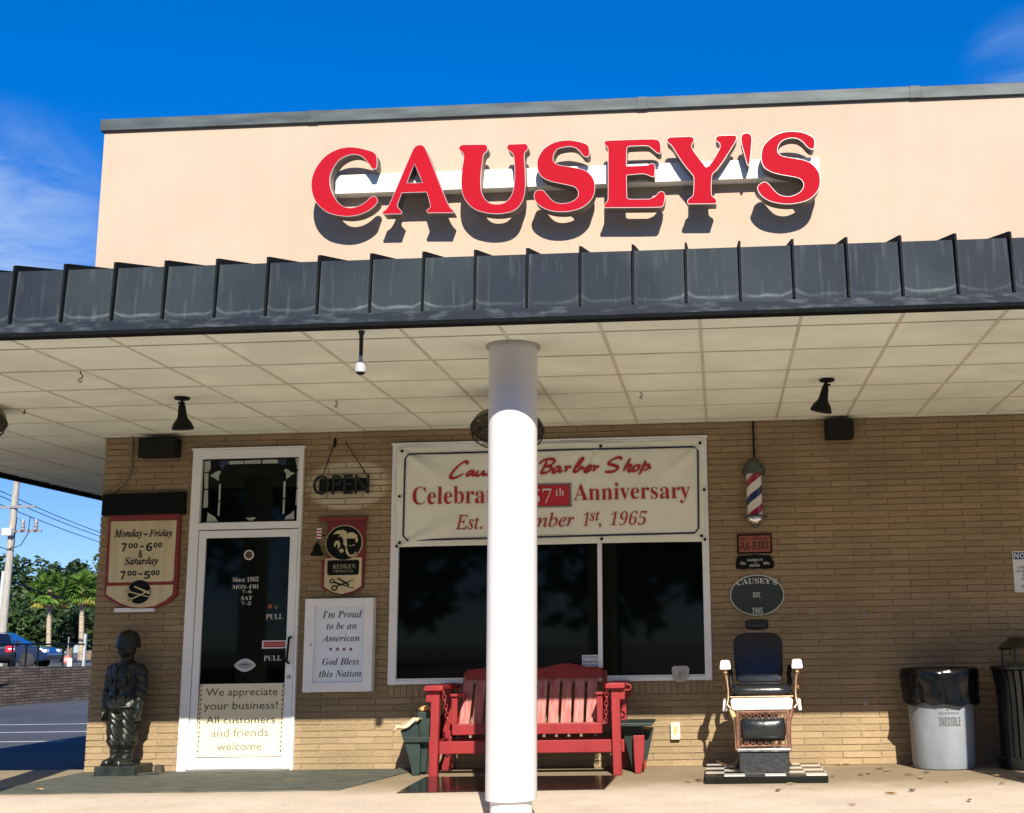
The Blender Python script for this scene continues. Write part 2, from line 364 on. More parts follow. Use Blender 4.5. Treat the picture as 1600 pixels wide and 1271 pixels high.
pv = MB(); pv.prism_x([(-4.5, -.4), (.3, -.4), (.3, 0), (-4.5, 0)], -9.2, -5.46); pv.prism_x([(-4.5, -.4), (.2, -.4), (.2, 0), (-4.5, 0)], -5.46, 9)
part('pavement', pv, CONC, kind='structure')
STRIPE = mat('stripe_paint', (.62, .62, .62), .7, var=.15, scale=3)
for y in (9.13, 7.25, 5.42, 3.6):
    sheet('parking_marking', [(-15.3, y-.05), (-8.6+(0 if y < 6 else .4), y-.05), (-8.6, y+.05), (-15.3, y+.05)], -.126, STRIPE)
# dark strip of outdoor carpet in front of the door
CARP = mat('outdoor_carpet', (.075, .080, .066), .95, scale=5, col2=(.125, .13, .105), bump=.5, bscale=120, spec=.15, stretch=(1, 2.5, 1))
mb = MB(); mb.hexa([(-5.45, -1.52, .001), (-2.75, -1.46, .001), (-2.50, -.005, .001), (-5.45, -.005, .001), (-5.45, -1.52, .009), (-2.75, -1.46, .009), (-2.50, -.005, .009), (-5.45, -.005, .009)])
tag(part('outdoor_carpet', mb, CARP), 'dark greenish outdoor carpet lying on the pavement before the glass door', 'carpet')

# ------------------------------------------------------------------ the shop
shop = thing('shop_building', 'tan brick barber shop with cream upper wall, grey metal canopy and white column', 'building')
ZC = 2.94
def bricks(mb, x0, x1, z0, z1, holes, f, ch=.0543, bl=.318, j=.009, rr=R):
    k = 0; z = z0
    while z < z1-.01:
        zt = min(z+ch-j, z1); x = x0-(bl/2 if k % 2 else 0)
        cuts = sorted((a, b) for a, b, c, d in holes if c < z+ch*.6 and d > z+ch*.4)
        while x < x1:
            segs = [(max(x, x0), min(x+bl-j, x1))]
            for a, b in cuts:
                ns = []
                for p, q in segs:
                    if q <= a or p >= b: ns.append((p, q)); continue
                    if p < a: ns.append((p, a-.002))
                    if q > b: ns.append((b+.002, q))
                segs = ns
            for p, q in segs:
                if q-p < .02: continue
                e = rr.uniform(-.0025, .0025); d1, d2 = rr.uniform(-.0012, .0012), rr.uniform(-.0012, .0012)
                c = [f(p, e, z+d1), f(q, e, z+d2), f(q, .09, z+d2), f(p, .09, z+d1), f(p, e, zt+d1), f(q, e, zt+d2), f(q, .09, zt+d2), f(p, .09, zt+d1)]
                mb.hexa(c)
            x += bl
        z += ch; k += 1
HOLES = [(-4.615, -3.607, -1, 2.80), (-2.8, -.006, .60, 2.80)]
mb = MB(); bricks(mb, -5.446, 6.2, .004, ZC+.03, HOLES, lambda x, y, z: (x, y, z))
x = -2.796                                              # soldier course under the window
while x < -.02:
    e = R.uniform(-.002, .002); mb.box(x, min(x+.046, -.01), e, .09, .603, .703); x += .0543
wall = part('brick_wall', mb, BRICK, shop)
mb = MB(); bricks(mb, .1, 7, .004, ZC+.03, [], lambda x, y, z: (-5.446+y, x, z))
part('side_wall', mb, BRICK, shop)
mb = MB(); mb.box(-5.437, 6.3, .007, 11, -.1, ZC+.04)
part('mortar_backing', mb, MORTAR, shop)
mb = MB(); mb.box(-5.55, 6.5, -.2, 11, ZC+.06, 5.86)
upper = part('upper_wall', mb, STUCCO, shop)
mb = MB(); xs = W(889, 300, -.2)[0]; mb.box(xs-.004, xs+.004, -.2015, -.19, 4.2, 5.80)
part('wall_joint', mb, mat('joint_line', (.42, .33, .25), .9), upper)
mb = MB(); x = -5.58
for w_ in (2.02, 3.05, 2.46, 3.05, 3.05):
    dz = R.uniform(-.004, .006); mb.box(x+.002, min(x+w_, 6.5)-.002, -.235, 11, 5.803+dz, 5.915+dz); mb.box(x+w_-.05, x+w_+.05, -.239, 5, 5.80+dz, 5.919+dz); x += w_
part('parapet_cap', mb, CAPM, shop, bevel=.004)

# canopy: ceiling of lay-in tiles, fascia of standing-seam panels, roof
TS = .6096
canopy = bpy.data.objects.new('canopy', None); COL.objects.link(canopy); canopy.parent = shop
mb = MB(); br = MB()
ys = [-3.56]+[-3.208+TS*i for i in range(6)]+[0.0]
def tile(x0, x1, y0, y1):
    e = [R.uniform(-.0016, .0016) for _ in range(4)]; g = .007
    p = [(x0+g, y0+g), (x1-g, y0+g), (x1-g, y1-g), (x0+g, y1-g)]
    mb.hexa([(a, c, ZC+k) for (a, c), k in zip(p, e)]+[(a, c, ZC+.02) for a, c in p])
for k in range(-13, 11):
    for a, c in zip(ys, ys[1:]):
        if c-a > .03: tile(max(k*TS, -7.6), (k+1)*TS, a, c)
for k in range(-13, -8):
    for i in range(16):
        y0 = -.16+TS*i; 
        x1 = min((k+1)*TS, -5.45)
        if x1 > k*TS+.05: tile(max(k*TS, -7.6), x1, max(y0, 0.), y0+TS)
part('ceiling_tiles', mb, TILE, canopy)
h = .0105
for k in range(-12, 11):
    br.box(k*TS-h, k*TS+h, -3.56, (9 if k*TS < -5.46 else -.002), ZC-.004, ZC+.012)
for y in ys[1:-1]: br.box(-7.6, 6.4, y-h*.55, y+h*.55, ZC-.0055, ZC+.01)
for i in range(1, 16): br.box(-7.6, -5.46, -.16+TS*i-h*.55, -.16+TS*i+h*.55, ZC-.0055, ZC+.01)
br.box(-5.44, 6.4, -.024, -.003, ZC-.007, ZC+.01); br.box(-7.6, 6.4, -3.575, -3.545, ZC-.007, ZC+.01)
part('ceiling_grid', br, TBAR, canopy)
PATINA = bpy.data.materials.new('weathered_lead_panel'); PATINA.use_nodes = True
n, l, b = nodes(PATINA)
uv = n.new('ShaderNodeUVMap'); s_ = n.new('ShaderNodeSeparateXYZ'); l.new(uv.outputs[0], s_.inputs[0])
def mth(op, a, c=None, k=None):
    m = n.new('ShaderNodeMath'); m.operation = op
    for i, v_ in enumerate((a, c, k)):
        if v_ is None: continue
        if isinstance(v_, (int, float)): m.inputs[i].default_value = v_
        else: l.new(v_, m.inputs[i])
    return m.outputs[0]
t = n.new('ShaderNodeTexCoord')
na = n.new('ShaderNodeTexNoise'); na.inputs['Scale'].default_value = 9; na.inputs['Detail'].default_value = 6; l.new(t.outputs['Object'], na.inputs['Vector'])
mpz = n.new('ShaderNodeMapping'); mpz.inputs['Scale'].default_value = (34, 34, 2.2); l.new(t.outputs['Object'], mpz.inputs[0])
nb = n.new('ShaderNodeTexNoise'); nb.inputs['Scale'].default_value = 1; nb.inputs['Detail'].default_value = 4; l.new(mpz.outputs[0], nb.inputs['Vector'])
ncl = n.new('ShaderNodeTexNoise'); ncl.inputs['Scale'].default_value = 1.4; ncl.inputs['Detail'].default_value = 3; l.new(t.outputs['Object'], ncl.inputs['Vector'])
uu = mth('POWER', mth('ABSOLUTE', mth('MULTIPLY_ADD', s_.outputs[0], 2, -1)), 5)
arc = mth('MULTIPLY_ADD', uu, .12, .09)
d = mth('SUBTRACT', s_.outputs[1], mth('ADD', arc, mth('MULTIPLY_ADD', na.outputs[0], .12, -.06)))
line = mth('SUBTRACT', 1, mth('MINIMUM', 1, mth('MULTIPLY', mth('ABSOLUTE', d), 24)))
edge = mth('MULTIPLY', mth('POWER', mth('ABSOLUTE', mth('MULTIPLY_ADD', s_.outputs[0], 2, -1)), 14), .30)
strk = mth('MULTIPLY', mth('MAXIMUM', mth('SUBTRACT', nb.outputs[0], .56), 0), .75)
lt = mth('MINIMUM', 1, mth('ADD', mth('MULTIPLY', line, mth('MULTIPLY', mth('MULTIPLY_ADD', na.outputs[0], 1.2, -.22), mth('MINIMUM', 1, mth('MAXIMUM', .25, mth('MULTIPLY_ADD', ncl.outputs[0], 3.2, -1.0))))), mth('ADD', mth('MULTIPLY', edge, na.outputs[0]), strk)))
cr = n.new('ShaderNodeValToRGB'); cr.color_ramp.elements[0].color = (.017, .024, .036, 1); cr.color_ramp.elements[1].color = (.026, .037, .045, 1)
cr.color_ramp.elements[0].position = .4; cr.color_ramp.elements[1].position = .6; l.new(ncl.outputs[0], cr.inputs[0])
mx = n.new('ShaderNodeMix'); mx.data_type = 'RGBA'; l.new(lt, mx.inputs[0]); l.new(cr.outputs[0], mx.inputs[6]); mx.inputs[7].default_value = (.19, .23, .245, 1)
l.new(mx.outputs[2], b.inputs['Base Color']); b.inputs['Roughness'].default_value = .65; b.inputs['Specular IOR Level'].default_value = .12
bpn = n.new('ShaderNodeBump'); bpn.inputs['Strength'].default_value = .3; bpn.inputs['Distance'].default_value = .01; l.new(na.outputs[0], bpn.inputs['Height']); l.new(bpn.outputs[0], b.inputs['Normal'])
STRIPM = mat('weathered_strip', (.015, .021, .032), .65, spec=.15, scale=7, col2=(.075, .093, .108), stretch=(1.2, 1, 5), thr=(.5, .78))
SEAMX = [1.82-.3147*i for i in range(-15, 31)]
mb = MB(); uvl = mb.bm.loops.layers.uv.new('UVMap')
for x in SEAMX:
    a = max(x-.3147, -7.65); w3 = []
    q = [mb.v(p) for p in ((a, -3.628, 2.983), (x, -3.628, 2.983), (x, -3.603, 3.325), (a, -3.603, 3.325))]
    f = mb.face(q)
    for lp, uvc in zip(f.loops, ((0, 0), (1, 0), (1, 1), (0, 1))): lp[uvl].uv = uvc
part('fascia_panels', mb, PATINA, canopy)
mb = MB()
for x in SEAMX:
    o_ = R.uniform(-.004, .004); a = x+o_
    pr = [(-3.655, 2.986), (-3.628, 2.986), (-3.603, 3.325), (-.21, 3.325+.26*3.393), (-.21, 3.325+.26*3.393+.034), (-3.612, 3.362), (-3.64, 3.352)]
    if a < -5.6: pr = [(-3.655, 2.986), (-3.628, 2.986), (-3.603, 3.325), (-3.0, 3.325+.26*.6), (-3.0, 3.325+.26*.6+.034), (-3.612, 3.362), (-3.64, 3.352)]
    mb.prism_x(pr, a-.006, a+.006)
part('standing_seams', mb, mat('seam_metal', (.007, .009, .011), .7, var=.3, spec=.1), canopy)
mb = MB(); mb.box(-7.67, 7, -3.650, -3.575, 2.921, 2.982); mb.box(-7.67, -7.6, -3.575, 9, 2.921, 3.325); 
part('fascia_strip', mb, STRIPM, canopy, bevel=.004)
mb = MB(); mb.box(-7.675, 7, -3.660, -3.58, 2.897, 2.9205); mb.box(-7.675, -7.605, -3.58, 9, 2.897, 2.9205)
part('drip_edge', mb, mat('drip_metal', (.004, .005, .006), .8, spec=.1), canopy)
mb = MB()
fz = lambda x, y: (x, y, 3.325+.26*min(y+3.603, x+7.65))
for P in ([(-7.65, -3.603), (7, -3.603), (7, -.2), (-4.247, -.2)], [(-7.65, -3.603), (-4.247, -.2), (-5.55, -.2), (-5.55, 9), (-7.65, 9)]):
    mb.face([mb.v(fz(*p)) for p in P])
mb.box(-7.6, 6.9, -3.57, -.21, 3.0, 3.3); mb.box(-7.6, -5.56, -.21, 9, 3.0, 3.3)
part('roof', mb, mat('roof_metal', (.07, .085, .09), .6, .2), canopy)

# columns: big white pipe sleeves on a narrower base
def column():
    r = bpy.data.objects.new('column', None); COL.objects.link(r); r.parent = shop
    mb = MB(); mb.lathe([(.155, .105), (.157, .11), (.157, ZC-.02), (.157, ZC+.01)], n=64); part('sleeve', mb, COLW, r, smooth=40)
    mb = MB(); mb.lathe([(.157, 0), (.178, ZC-.012), (.178, ZC-.002), (.157, ZC+.005)][1:], n=48); part('collar', mb, mat('collar', (.45, .42, .36), .6), r, smooth=40)
    mb = MB(); mb.lathe([(.128, 0), (.128, .12)], n=48); part('base', mb, COLW, r, smooth=40)
    return r
c0 = column(); c0.location = (-1.222, -2.9, 0); c0['label'] = 'white column standing in front of the red bench'
for xx in (-5.155, 2.71):
    c = copy_tree(c0, shop); c.location = (xx, -2.9, 0); c['label'] = ('white canopy column at the left corner of the porch' if xx < 0 else 'white canopy column right of the litter bins')

# door
door = bpy.data.objects.new('door', None); COL.objects.link(door); door.parent = shop
fr = MB(); fr.box(-4.615, -4.53, -.035, .05, 0, 2.80); fr.box(-3.627, -3.603, -.035, .05, 0, 2.80); fr.box(-4.5305, -3.6265, -.033, .05, 2.715, 2.797); fr.box(-4.5305, -3.6265, -.033, .05, 2.078, 2.138)
fr.box(-3.648, -3.6265, -.031, .05, 2.137, 2.716); fr.box(-4.63, -3.59, -.045, .01, 2.798, 2.812)
part('door_frame', fr, WHITE, door, bevel=.004)
lf = MB(); lf.box(-4.525, -4.462, -.024, .03, .022, 2.07); lf.box(-3.702, -3.632, -.024, .03, .022, 2.07); lf.box(-4.4625, -3.7015, -.0235, .03, 2.003, 2.068); lf.box(-4.4625, -3.7015, -.0235, .03, .023, .115)
leaf = part('door_leaf', lf, WHITE, door, bevel=.003)
mb = MB(); mb.box(-4.463, -3.701, -.004, .02, .11, 2.006); gl = part('door_glass', mb, GLASS, door)
mb = MB(); mb.box(-4.53, -3.63, -.05, .03, .004, .021); part('threshold', mb, STEEL, door)
mb = MB(); hx = -3.667; mb.tube([(hx+.008, -.024, 1.125), (hx+.008, -.075, 1.125), (hx-.006, -.075, .915), (hx-.006, -.024, .905)], .011, 8); part('door_handle', mb, BLACK, leaf, smooth=50)
mb = MB(); mb.disc(-3.665, .787, .018, .018, -.034, -.02, 20); part('lock', mb, STEEL, leaf, bevel=.002)
Yg = -.006
for s, k, a in (('Since 1965', 'B', (325, 528, 365, 403)), ('MON–FRI', 'B', (322, 528, 427, 459)), ('7–6', 'B', (398, 472, 468, 495)), ('SAT', 'B', (390, 478, 517, 548)), ('7–5', 'B', (392, 468, 561, 589)), ('PULL', 'B', (587, 722, 660, 700)), ('PULL', 'B', (570, 710, 990, 1030))):
    T(s, k, 300+a[0]/5.082, 300+a[1]/5.082, 830+a[2]/5.082, 830+a[3]/5.082, Yg, PALE, gl, thin=-.007)
tr = bpy.data.objects.new('transom_window', None); COL.objects.link(tr); tr.parent = door
mb = MB(); mb.box(-4.5305, -3.6475, .004, .03, 2.137, 2.716); part('pane', mb, GLASS, tr)
PIECE = mat('pale_textured_glass', (.36, .40, .35), .35, var=.12, scale=30, bump=.5, bscale=90)
BLUEG = mat('blue_glass', (.012, .02, .085), .15, var=.3, scale=30)
pcs = MB()
for i, P in enumerate(([(495, 262), (685, 255), (685, 298), (490, 305)], [(700, 252), (912, 245), (912, 293), (700, 298)], [(930, 245), (1125, 237), (1140, 290), (932, 295)],
    [(170, 265), (245, 258), (250, 340), (225, 400), (165, 405)], [(165, 420), (218, 418), (212, 625), (165, 628)], [(165, 645), (212, 645), (208, 875), (150, 880)],
    [(1370, 225), (1425, 222), (1420, 370), (1395, 372)], [(1392, 395), (1420, 392), (1412, 605), (1385, 610)], [(1385, 630), (1410, 628), (1400, 840), (1370, 842)],
    [(360, 565), (382, 562), (375, 780), (350, 782)], [(350, 798), (372, 798), (362, 985), (340, 985)], [(1212, 530), (1240, 528), (1232, 745), (1208, 748)], [(1206, 768), (1230, 765), (1225, 945), (1198, 970)],
    [(240, 455), (310, 410), (360, 388), (385, 400), (355, 460), (350, 525), (310, 490)], [(1220, 380), (1245, 362), (1275, 375), (1310, 405), (1362, 420), (1310, 450), (1250, 500), (1245, 430)],
    [(210, 940), (250, 970), (300, 995), (345, 1060), (195, 1070)], [(1350, 910), (1355, 1030), (1225, 1032), (1250, 985), (1310, 955)], [(710, 1012), (850, 1005), (800, 1048), (760, 1050)], [(130, 1075), (1390, 1050), (1390, 1065), (130, 1095)],
    [(370, 260), (485, 255), (490, 290), (440, 320), (400, 380), (370, 330)], [(1135, 240), (1240, 235), (1260, 290), (1220, 320), (1150, 290)])):
    pcs.mi = 1 if i > 18 else 0
    pcs.prism(pxpoly(P, 0, 300, 690, 8.472), -.002, .003)
part('leaded_pieces', pcs, [PIECE, BLUEG], tr)

# window
win = bpy.data.objects.new('window', None); COL.objects.link(win); win.parent = shop
mb = MB(); mb.box(-2.80, -2.728, -.028, .05, .706, 2.80); mb.box(-.066, -.006, -.028, .05, .706, 2.80); mb.box(-2.7285, -.0655, -.026, .05, .708, .744); mb.box(-2.7285, -.0655, -.026, .05, 2.72, 2.797)
mb.box(-2.81, .004, -.04, .01, 2.798, 2.814); mb.box(-2.735, -.06, -.012, .04, .7435, .757)
part('window_frame', mb, WHITE, win, bevel=.004)
mb = MB(); mb.box(-.977, -.938, -.022, .05, .7565, 2.73); part('mullion', mb, WHITE, win, bevel=.003)
for a, c in ((-2.7275, -.9775), (-.9375, -.0665)):
    mb = MB(); mb.box(a, c, .004, .03, .757, 2.73); part('pane', mb, GLASS, win)

# ------------------------------------------------------------------ roof sign: eight channel letters on a raceway
YF = -.455
sign = thing('channel_letter_sign', 'big red CAUSEY\'S letters on a white raceway across the cream upper wall', 'sign', (-1.1, -.3, 4.8))
GL = {
 'C': ((460, 160, 3.636), [(458, 290), (400, 268), (330, 256), (265, 262), (200, 290), (150, 335), (112, 395), (97, 455), (100, 510), (118, 560), (150, 600), (195, 630), (250, 645), (310, 650), (370, 640), (425, 615), (462, 585), (473, 565), (470, 545), (455, 535), (440, 537), (425, 548), (400, 570), (365, 590), (325, 600), (285, 595), (250, 570), (225, 535), (207, 490), (202, 450), (207, 410), (225, 370), (255, 330), (300, 305), (345, 298), (385, 310), (410, 335), (428, 360), (440, 378), (455, 380), (468, 372), (470, 330)], ()),
 'A': ((460, 160, 3.636), [(672, 272), (690, 250), (710, 243), (730, 246), (748, 268), (800, 395), (865, 560), (885, 597), (905, 618), (904, 630), (757, 630), (752, 615), (770, 600), (772, 585), (752, 512), (612, 516), (588, 580), (590, 598), (612, 622), (608, 636), (505, 638), (500, 625), (520, 610), (540, 580), (600, 440)], (9, 10, 14, 15, 19, 20)),
 'U': ((460, 160, 3.636), [(935, 260), (945, 246), (960, 242), (1085, 240), (1098, 256), (1095, 278), (1078, 295), (1072, 320), (1060, 420), (1062, 500), (1080, 545), (1110, 572), (1150, 580), (1195, 570), (1230, 535), (1247, 480), (1252, 400), (1246, 310), (1238, 290), (1215, 274), (1207, 256), (1217, 240), (1315, 236), (1328, 250), (1325, 272), (1310, 287), (1307, 320), (1312, 400), (1313, 480), (1305, 540), (1280, 590), (1235, 622), (1170, 635), (1100, 632), (1030, 612), (980, 570), (955, 520), (948, 460), (953, 380), (962, 315), (957, 290), (940, 276)], (2, 3, 21, 22)),
 'S': ((825, 205, 9.075), [(872, 265), (855, 210), (800, 175), (700, 148), (590, 132), (480, 138), (370, 165), (260, 225), (180, 310), (135, 410), (130, 500), (150, 590), (210, 665), (300, 710), (420, 740), (540, 765), (640, 790), (690, 825), (712, 880), (700, 940), (640, 990), (560, 1020), (460, 1028), (380, 1005), (320, 960), (270, 900), (225, 850), (180, 838), (120, 850), (85, 900), (95, 980), (140, 1040), (230, 1100), (350, 1140), (500, 1150), (650, 1130), (780, 1080), (880, 1000), (935, 910), (952, 800), (937, 700), (880, 610), (800, 555), (700, 528), (560, 505), (450, 485), (385, 455), (358, 400), (375, 320), (420, 260), (500, 235), (600, 225), (680, 245), (740, 300), (790, 358), (835, 372), (870, 345)], ()),
 'E': ((935, 205, 9.075), [(85, 160), (108, 138), (400, 125), (740, 115), (830, 122), (870, 150), (887, 220), (886, 300), (872, 322), (830, 315), (770, 262), (690, 214), (425, 222), (405, 255), (400, 500), (690, 486), (750, 462), (795, 475), (806, 520), (797, 635), (780, 655), (740, 645), (640, 612), (402, 630), (408, 945), (440, 966), (720, 965), (800, 930), (860, 868), (910, 860), (945, 900), (942, 980), (920, 1060), (860, 1085), (85, 1092), (80, 1050), (120, 1005), (135, 960), (136, 400), (132, 245), (88, 195)], (2, 12, 14, 23, 26, 34)),
 'Y': ((1030, 195, 9.08), [(110, 215), (140, 185), (200, 178), (430, 170), (485, 185), (492, 240), (470, 275), (462, 320), (500, 390), (590, 510), (662, 605), (705, 585), (780, 480), (830, 390), (860, 330), (855, 268), (808, 235), (802, 188), (850, 158), (1060, 152), (1095, 165), (1100, 200), (1075, 260), (1035, 325), (930, 490), (820, 640), (752, 720), (746, 1000), (810, 1060), (812, 1112), (795, 1126), (420, 1130), (402, 1112), (405, 1070), (470, 1015), (485, 960), (490, 760), (450, 690), (350, 570), (250, 420), (190, 320), (150, 280), (112, 245)], (3, 10, 19, 31)),
 "'": ((1030, 195, 9.08), [(1160, 190), (1178, 145), (1240, 120), (1298, 145), (1316, 210), (1302, 400), (1282, 555), (1268, 580), (1248, 572), (1220, 470), (1185, 340), (1164, 250)], ()),
 'S2': ((1170, 195, 9.075), [(937, 265), (925, 200), (860, 150), (750, 110), (620, 97), (500, 108), (380, 150), (270, 230), (200, 320), (175, 440), (185, 540), (230, 620), (320, 675), (440, 710), (580, 735), (700, 760), (760, 805), (776, 865), (750, 930), (700, 975), (600, 1015), (500, 1015), (420, 985), (350, 920), (290, 850), (240, 815), (190, 822), (130, 870), (125, 930), (180, 1010), (270, 1075), (400, 1115), (560, 1130), (720, 1110), (860, 1060), (960, 970), (1010, 860), (1010, 740), (980, 650), (900, 560), (800, 510), (680, 485), (560, 465), (470, 445), (415, 395), (415, 320), (460, 245), (540, 205), (620, 193), (700, 208), (770, 255), (820, 312), (870, 348), (922, 345)], ())}
HOLE_A = [(683, 352), (640, 460), (728, 458)]
def fill(mb, loops, y, flip=False):                      # fill a polygon with holes
    es = []
    for P in loops:
        vs = [mb.v((x, y, z)) for x, z in P]; es += [mb.bm.edges.new((vs[i], vs[(i+1) % len(vs)])) for i in range(len(vs))]
    r = bmesh.ops.triangle_fill(mb.bm, use_beauty=True, use_dissolve=False, edges=es, normal=(0, -1, 0))
    for g in r['geom']:
        if isinstance(g, bmesh.types.BMFace): g.material_index = mb.mi
def wallring(mb, P, y0, y1):
    a = [mb.v((x, y0, z)) for x, z in P]; b_ = [mb.v((x, y1, z)) for x, z in P]
    for i in range(len(P)): mb.face([a[i], a[(i+1) % len(P)], b_[(i+1) % len(P)], b_[i]])
def band(mb, P, Q, y):
    a = [mb.v((x, y, z)) for x, z in P]; b_ = [mb.v((x, y, z)) for x, z in Q]
    for i in range(len(P)): mb.face([a[i], a[(i+1) % len(P)], b_[(i+1) % len(P)], b_[i]])
for key, ((ox, oy, sc), P, cor) in GL.items():
    Q = smooth_loop(pxpoly(P, YF, ox, oy, sc), cor)
    loops = [Q]; ins = [inset(Q, .0032)]
    if key == 'A':
        Hh = smooth_loop(pxpoly(HOLE_A, YF, 460, 160, 3.636), (0, 1, 2), 2); loops.append(Hh); ins.append(inset(Hh, -.0035))
    mb = MB(); mb.mi = 0; fill(mb, ins, YF-.004)
    mb.mi = 1
    for a, c in zip(loops, ins): band(mb, a, c, YF-.0045); wallring(mb, a, YF-.0045, YF+.014); wallring(mb, c, YF-.0045, YF-.0035)
    mb.mi = 2
    for a in loops: wallring(mb, inset(a, .002 if a is Q else -.002), YF+.014, -.325)
    fill(mb, [inset(a, .002 if a is Q else -.002) for a in loops], -.325)
    bmesh.ops.recalc_face_normals(mb.bm, faces=mb.bm.faces)
    part('letter', mb, [SIGNRED, TRIM, RETURN], sign)
xa, za = W(524, 290, -.325); xb, zb = W(1281, 266, -.325)
z0 = W(525, 303, -.325)[1]; z1 = W(525, 274, -.325)[1]
mb = MB(); mb.box(xa, xb, -.322, -.201, z0, z1); part('raceway', mb, RACE, sign, bevel=.004)
for x in (xa+.35, xa+1.3, xb-1.2, xb-.42):
    mb = MB(); mb.box(x-.02, x+.02, -.215, -.2, z0-.03, z0-.0005); part('mounting_clip', mb, STEEL, sign)

# ------------------------------------------------------------------ things hanging on the wall
def wthing(name, label, cat, px, py, Y=0., group=None):
    x, z = W(px, py, Y); return thing(name, label, cat, (x, 0, z), group)
def emblem(ox, oy, sc, bars, rings, Y, m, parent):      # crossed scissors and a comb, cut from thin sheet
    mb = MB()
    for k, (a, b_, w0, w1) in enumerate(bars):
        A, B = Vector(W(ox+a[0]/sc, oy+a[1]/sc, Y)), Vector(W(ox+b_[0]/sc, oy+b_[1]/sc, Y)); d_ = (B-A).normalized(); nn = Vector((-d_.y, d_.x))*.5*.0056/sc
        mb.prism([A+nn*w0, B+nn*w1, B-nn*w1, A-nn*w0], Y-.0004*k, Y+.004)
    for (x, y), r in rings:
        cx, cz = W(ox+x/sc, oy+y/sc, Y); r *= .0056/sc; mb.annulus(cx, cz, r, r*.85, r*.38, Y-.002, Y+.004, 20)
    return part('scissors_emblem', mb, m, parent)

# opening hours sign
t = wthing('hours_sign', 'cream shield sign in a maroon frame with opening hours and scissors, above the statue', 'sign', 222, 955)
def hp(P, Y): return pxpoly(P, Y, 140, 760, 6.356)
mb = MB(); mb.prism(hp([(190, 285), (900, 268), (865, 1085), (760, 1165), (640, 1212), (420, 1215), (300, 1190), (210, 1140), (140, 1090)], -.04), -.04, -.002)
part('frame_board', mb, MAROON, t, bevel=.006)
mb = MB(); mb.prism(hp([(212, 350), (865, 338), (832, 930), (812, 945), (190, 958), (182, 940)], -.043), -.043, -.03); mb.prism(hp([(170, 992), (830, 978), (822, 1075), (740, 1140), (640, 1190), (520, 1205), (420, 1200), (310, 1165), (215, 1110), (160, 1070)], -.043), -.043, -.03)
part('cream_panel', mb, mat('stained_cream', (.50, .42, .25), .75, scale=2.6, col2=(.60, .52, .33), stretch=(5, 1, .6), detail=6), t, bevel=.002)
mb = MB(); mb.disc(*hp([(490, 1050)], -.05)[0], .103, .103, -.05, -.036); part('emblem_disc', mb, BLKP, t, bevel=.002)
emblem(140, 760, 6.356, [((390, 1048), (645, 1112), 15, 5), ((412, 1122), (635, 1016), 15, 6), ((445, 996), (596, 1064), 14, 20)], [((372, 1038), 30), ((392, 1130), 30)], -.056, CREAM, t)
hb = bmesh.new()
for s, k, a in (('Monday', 'BI', (242, 525, 428, 528)), ('-', 'B', (538, 578, 470, 486)), ('Friday', 'BI', (590, 822, 428, 520)), ('7', 'H', (315, 368, 565, 650)), ('oo', 'H', (385, 478, 565, 616)), ('-', 'H', (500, 540, 592, 606)), ('6', 'H', (560, 622, 562, 646)), ('oo', 'H', (635, 720, 560, 610)),
    ('&', 'H', (482, 528, 632, 712)), ('Saturday', 'BI', (345, 680, 702, 800)), ('7', 'H', (303, 356, 842, 925)), ('oo', 'H', (374, 466, 840, 890)), ('-', 'H', (484, 526, 866, 880)), ('5', 'H', (540, 602, 842, 920)), ('oo', 'H', (610, 696, 834, 885))):
    xl, xr, yt, yb = 140+a[0]/6.356, 140+a[1]/6.356, 760+a[2]/6.356, 760+a[3]/6.356
    b2 = fit_text(s, k, W(xl, (yt+yb)/2, -.0455)[0], W(xr, (yt+yb)/2, -.0455)[0], W((xl+xr)/2, yb, -.0455)[1], W((xl+xr)/2, yt, -.0455)[1], -.0455, thin=.014 if k == 'BI' else .012)
    tmp_ = bpy.data.meshes.new('tmp'); b2.to_mesh(tmp_); b2.free(); hb.from_mesh(tmp_); bpy.data.meshes.remove(tmp_)
part('lettering', hb, INK, t)
# dark board above, white strip below
t = wthing('name_board', 'long blackened board mounted above the opening hours sign', 'sign', 222, 803)
mb = MB(); mb.prism([W(160, 772, -.05), W(289, 768, -.05), W(288, 803, -.05), W(158, 806, -.05)], -.05, -.002); part('board', mb, BLKP, t, bevel=.006)
mb = MB(); x0, z0 = W(178, 957, -.03); x1, z1 = W(241, 949.5, -.03); mb.box(x0, x1, -.03, -.001, z0, z1)
tag(part('metal_strip', mb, WHITE, None, bevel=.002, loc=((x0+x1)/2, 0, z0)), 'narrow white metal strip fixed under the opening hours sign', 'strip')

